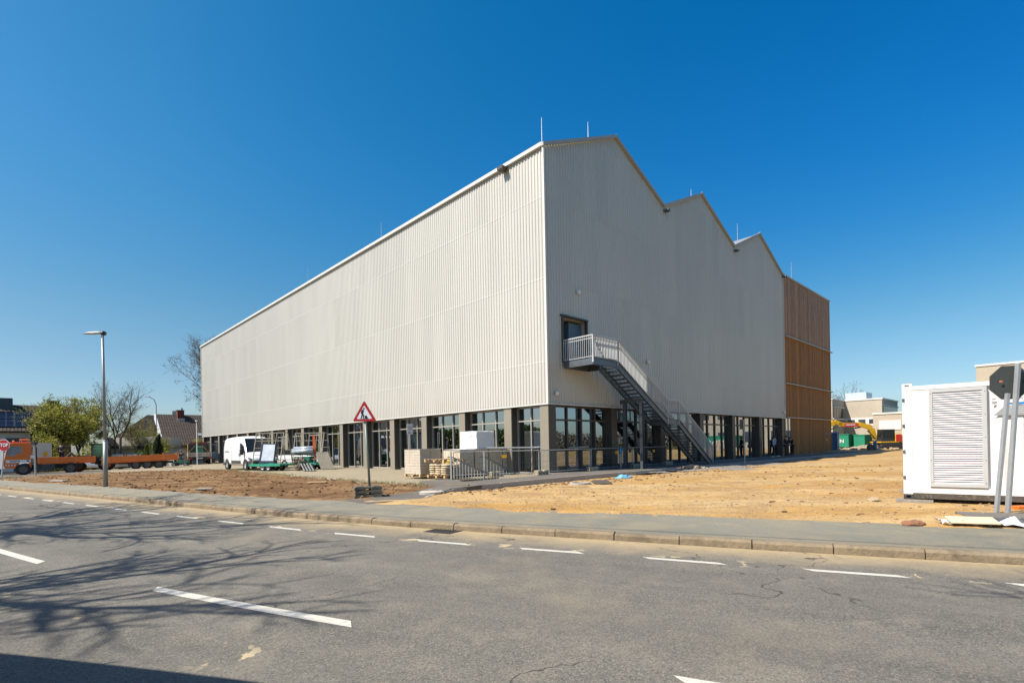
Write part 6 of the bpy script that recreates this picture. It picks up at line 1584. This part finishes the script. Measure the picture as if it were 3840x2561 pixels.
uvroof('roof', [(23.5, 10, 4.75), (0, 10, 4.75), (0, 4.6, 8.0), (23.5, 4.6, 8.0)], tiles, hL, 23.5, 6.2)
n_ = Vector((0, -3.25, 5.3)).normalized()
for k in range(8, 14):
    for j in range(2):
        x = .6+k*1.32; a = .12+j*.3; y = -.7+5.3*a; z = 4.75+3.25*a; mb = MB()
        mb.add([(x, y, z+.10), (x+1.25, y, z+.10), (x+1.25, y+5.3*.28, z+3.25*.28+.10), (x, y+5.3*.28, z+3.25*.28+.10)], [(0, 1, 2, 3)])
        s_ = mesh('solar_panel', mb, solar, hL)
        fr = MB()
        for xx in (x, x+.6, x+1.25): fr.bar((xx, y, z+.12), (xx, y+5.3*.28, z+3.25*.28+.12), .035, .02)
        for t_ in (0, .5, 1): fr.bar((x, y+5.3*.28*t_, z+3.25*.28*t_+.12), (x+1.25, y+5.3*.28*t_, z+3.25*.28*t_+.12), .035, .02)
        mesh('frame', fr, galv, s_)
mesh('chimney', MB().box(16.4, 17.6, 3.6, 4.6, 6.5, 8.7), pm('slate_blue', (.06, .08, .10), .8), hL)
mesh('chimney', MB().box(20.6, 21.7, 4.0, 5.0, 7.2, 8.6), pm('olive_chimney', (.09, .08, .04), .9), hL)
w_ = mesh('window', MB().box(17.0, 18.6, -.05, .0, 2.9, 4.0), pm('window_dark', (.05, .07, .08), .2), hL); mesh('sill', MB().box(16.9, 18.7, -.12, 0, 2.82, 2.9), darkst, w_)

# ================================================================ school and yard at right
sc = thing('school_building', 'flat-roofed beige panel school with white window bands beyond the excavator', 'building', (P0.x, P0.y, 0), BR)
wf = pm('white_fascia', (.68, .67, .63), .6, 0, .05, 1); wdark = pm('window_band', (.06, .07, .09), .2, 0, .3, .8)
mesh('wall', MB().box(83.3, 95.2, 3.1, 22, 0, 7.85), beige, sc); mesh('wall', MB().box(76.5, 83.28, 8.4, 22, 0, 7.85), beige, sc)
mesh('wall', MB().box(69.0, 83.28, -12, 1.4, 0, 4.85), beige, sc); mesh('wall', MB().box(66.3, 82, -27, -9.7, 0, 9.95), beige, sc)
mesh('roof_edge', MB().box(83.2, 95.3, 3.0, 22, 7.87, 8.1).box(76.4, 83.18, 8.3, 22, 7.87, 8.05).box(68.9, 83.1, -9.6, 1.5, 4.87, 5.1).box(66.2, 82, -27.1, -9.6, 9.97, 10.2), wf, sc)
mesh('window_band', MB().box(83.24, 83.28, 3.6, 8.3, 3.6, 5.0), wf, sc); mesh('window_band', MB().box(83.24, 83.28, 3.6, 8.3, .4, 1.5), wf, sc)
for k in range(3): mesh('window', MB().box(83.20, 83.235, 3.9+k*1.5, 4.9+k*1.5, 4.0, 4.7), wdark, sc)
for k in range(8): mesh('window', MB().box(84.0+k*1.38, 85.2+k*1.38, 3.04, 3.09, 4.9, 6.8), wdark, sc)
for k in range(4): mesh('window', MB().box(77.3+k*1.35, 78.5+k*1.35, 8.34, 8.39, 5.0, 6.6), wdark, sc)
for bb in ((83.9, 95.1, 2.9, 3.08, 6.85, 7.0), (77.2, 82.7, 8.2, 8.38, 6.65, 6.8), (76.6, 83.1, 8.2, 8.38, 4.75, 4.9)): mesh('sill', MB().box(*bb), wf, sc)
for k in range(5): mesh('window', MB().box(68.92, 68.98, -1.8-k*2.7+.0, .7-k*2.7, 2.7, 4.0), wf, sc, label='white-shuttered window panel')
mesh('window_band', MB().box(68.93, 68.985, -9.5, 1.2, .6, 1.9), wdark, sc)
for k in range(4): mesh('window', MB().box(66.22, 66.28, -13.5-k*4.2, -10.8-k*4.2, 5.2, 6.8), wdark, sc, label='upper window')
for k in range(4): mesh('window', MB().box(66.22, 66.28, -13.5-k*4.2, -10.8-k*4.2, 1.4, 3.0), wdark, sc, label='lower window')
mesh('plant_box', MB().box(84.5, 88.5, 5.5, 8.5, 8.1, 9.3), pm('pale_blue_metal', (.45, .55, .60), .5), sc)
mesh('plant_box', MB().box(66.6, 71, -25, -15, 10.7, 11.5).box(67, 67.3, -24, -16, 10.1, 10.7), wf, sc, label='rooftop duct')
def skip(label, s, t, z, L, w, h, txt, ts):
    k = thing('roll_off_container', label, 'container', W(s, t, z), BR, 'green roll-off containers')
    gm = pm('skip_green', (.015, .24, .14), .5, 0, .12, 1.5)
    mesh('body', MB().add([(0, 0, .25), (0, -w, .25), (L, -w, .25), (L, 0, .25), (-.08, 0, h), (-.08, -w, h), (L+.05, -w, h), (L+.05, 0, h)], [(0, 1, 2, 3), (0, 4, 5, 1), (1, 5, 6, 2), (2, 6, 7, 3), (3, 7, 4, 0)]), gm, k)
    mb = MB().box(-.14, L+.08, -w-.06, .04, h, h+.12)
    for i in range(int(L/.7)): mb.box(.2+i*.7, .32+i*.7, -w-.06, -w, .3, h)
    mesh('ribs', mb, gm, k); mesh('runner', MB().box(0, L, -w+.3, -w+.5, .05, .25).box(0, L, -.5, -.3, .05, .25), darkst, k)
    if txt: text('lettering', txt, ts, signwhite, k, (-.10, -w/2, h*.55), (PI/2, 0, -PI/2), .004, .01)
    return k
skip('green roll-off container marked with white letters next to the timber wing', 66.6, 5.8, .15, 5, 1.95, 1.95, 'EN', .7)
skip('second green roll-off container with hazard stripes right of the lettered one', 67.4, 3.4, .15, 4.4, 1.3, 1.85, '', .5)
skip('long green roll-off container before the school, mirrored in the gable windows', 61.5, -17.0, .1, 2.6, 6.2, 2.2, 'I HAG', 1.05)
pt = thing('portable_toilet', 'dark blue portable toilet at the corner of the timber wing', 'portable toilet', (38.65, 62.3, .15), BR)
pt.scale = (.8, .8, .95)
mesh('cabin', MB().box(-.55, .55, -.55, .55, .1, 2.15), bluep, pt, bev=.04); mesh('roof', MB().prism([(-.6, 2.15), (.6, 2.15), (.5, 2.35), (-.5, 2.35)], -.6, .6), pm('toilet_roof', (.12, .22, .38), .5), pt); mesh('door', MB().box(-.58, -.55, -.4, .4, .2, 2.0), pm('toilet_door', (.05, .15, .32), .5), pt)
mesh('lettering', MB().box(-.10, .10, -.57, -.555, .8, 1.6), signwhite, pt)
# excavator
xe = thing('excavator', 'yellow crawler excavator with a bent boom carrying a red banner, black cab', 'excavator', (47.6, 66.0, .15), .05)
for s in (-1, 1): mesh('track', MB().prism([(-1.6, .35), (-1.4, .08), (1.4, .08), (1.6, .35), (1.4, .65), (-1.4, .65)], s*.95-.22, s*.95+.22), rubber, xe, bev=.03)
mesh('turntable', MB().box(-1.3, 1.5, -1.0, 1.0, .65, .85), darkst, xe)
mesh('engine_body', MB().box(.35, 1.1, -1.05, 1.05, .95, 1.9).box(1.1, 2.2, -1.0, 1.0, .85, 1.75), yellowp, xe, bev=.05)
mesh('side_cover', MB().box(.42, 1.15, -1.08, -1.05, 1.0, 1.85), redp, xe)
mesh('deck', MB().box(-1.5, .9, -1.04, 1.04, .85, .98), yellowp, xe)
cb_ = mesh('cab', MB().box(-1.35, .3, -1.0, -.1, .95, 1.35).box(-1.35, .3, -1.0, -.1, 2.42, 2.5).bar((-1.3, -.97, 1.3), (-1.2, -.97, 2.45), .09).bar((-.4, -.97, 1.3), (-.4, -.97, 2.45), .07).bar((.27, -.97, 1.3), (.27, -.97, 2.45), .09).bar((-1.3, -.13, 1.3), (-1.2, -.13, 2.45), .09).bar((.27, -.13, 1.3), (.27, -.13, 2.45), .09), blackp, xe)
mesh('glazing', MB().box(-1.28, .26, -.96, -.15, 1.35, 2.42), MATS['dark_window'], cb_)
bm_ = MB()
def seg(mb, pts, w, y0, y1):
    for (a, b, wa, wb_) in pts:
        A = Vector(a); B_ = Vector(b); d = (B_-A).normalized(); n = Vector((-d.y, d.x))
        mb.prism([tuple(A+n*wa), tuple(A-n*wa), tuple(B_-n*wb_), tuple(B_+n*wb_)], y0, y1)
    return mb
boom = mesh('boom', seg(bm_, [((-1.2, 1.2), (-1.75, 2.6), .16, .34), ((-1.75, 2.75), (-3.4, 3.25), .30, .26)], 0, .12, .42), yellowp, xe)
arm2 = mesh('boom_section', seg(MB(), [((-3.2, 3.2), (-6.1, 3.25), .22, .22), ((-5.6, 3.2), (-6.6, 3.62), .2, .25), ((-6.6, 3.62), (-8.2, 2.25), .27, .15)], 0, .14, .40), yellowp, xe)
bn = mesh('banner', MB().box(-5.4, -3.6, .10, .12, 2.92, 3.38), pm('banner_red', (.62, .06, .03), .5), arm2); mesh('lettering', MB().box(-5.2, -4.0, .085, .098, 3.12, 3.24), signwhite, bn)
mesh('hydraulics', MB().tube((-1.9, .28, 3.1), (-5.9, .28, 3.75), .08).tube((-3.2, .28, 2.85), (-3.9, .28, 2.75), .09).tube((-1.4, .1, 1.4), (-2.4, .1, 2.4), .07).tube((-6.2, .28, 3.0), (-7.4, .28, 2.5), .07), darkst, xe)
mesh('bucket', MB().prism([(-8.3, 2.3), (-7.9, 1.9), (-8.2, 1.2), (-8.9, 1.1), (-9.0, 1.6)], -.2, .7), darkst, xe)
yc = thing('site_container', 'row of red and yellow site boxes behind the excavator, partly hidden by the white container', 'box', (52.3, 68.5, .1), 0)
mesh('box', MB().box(-2.2, -.4, 0, 1.5, .2, 1.75), redp, yc); mesh('box', MB().box(-.38, 4, 0, 1.5, .2, 1.8), yellowp, yc)
dr = thing('drum', 'upright blue drum in front of the excavator tracks', 'drum', (42.5, 60.8, .12), 0)
dr.scale = (.65, .65, .72)
mesh('body', MB().lathe([(0, 0), (.28, 0), (.29, .3), (.28, .6), (.29, .9), (.28, 1.6), (0, 1.6)], (0, 0, 0), 14), bluep, dr, smooth=True)
bdl = thing('cable_drum', 'dark round reel lying beside the blue drum', 'reel', (41.95, 60.8, .12), 0)
bdl.scale = (.6, .6, .7)
mesh('reel', MB().lathe([(0, -.3), (.55, -.28), (.55, .28), (0, .3)], (0, 0, .55), 16, 'y'), pm('dark_reel', (.09, .08, .06), .9, 0, .3, 4), bdl)
for i, (x, y, s_) in enumerate(((49.8, 61.8, 1.3), (52.0, 62.2, 1.1), (47.0, 60.2, .7))):
    rag('debris_bag', ['large grey-white bulging debris bag left of the white container', 'grey-white debris bag partly hidden by the white container', 'small torn pale debris bag near the excavator tracks'][i], 'bag', (x, y, .45), s_*.8, pm('debris_bag', (.42, .45, .47), .5, 0, .5, 2, .4, 6), (1, .7, 1.0), 20+i, .35, group='debris bags')
car('dark blue car seen beyond the containers under the school', (57.8, 80.5, 0), .1, pm('dark_blue_car', (.02, .03, .10), .3, .2))
mf = thing('mesh_barrier', 'mesh barrier leaning before the brown boards of the timber wing', 'barrier', W(39.5, -.7, .2), BR, 'steel mesh barriers')
mesh('frame', MB().tube((0, 0, 0), (0, 0, 1.9), .025).tube((2.2, 0, 0), (2.2, 0, 1.9), .025).tube((0, 0, 1.9), (2.2, 0, 1.9), .025).tube((0, 0, .15), (2.2, 0, .15), .025), galv, mf); mesh('tag', MB().box(.3, .55, -.02, -.01, 1.2, 1.4), yellowp, mf)
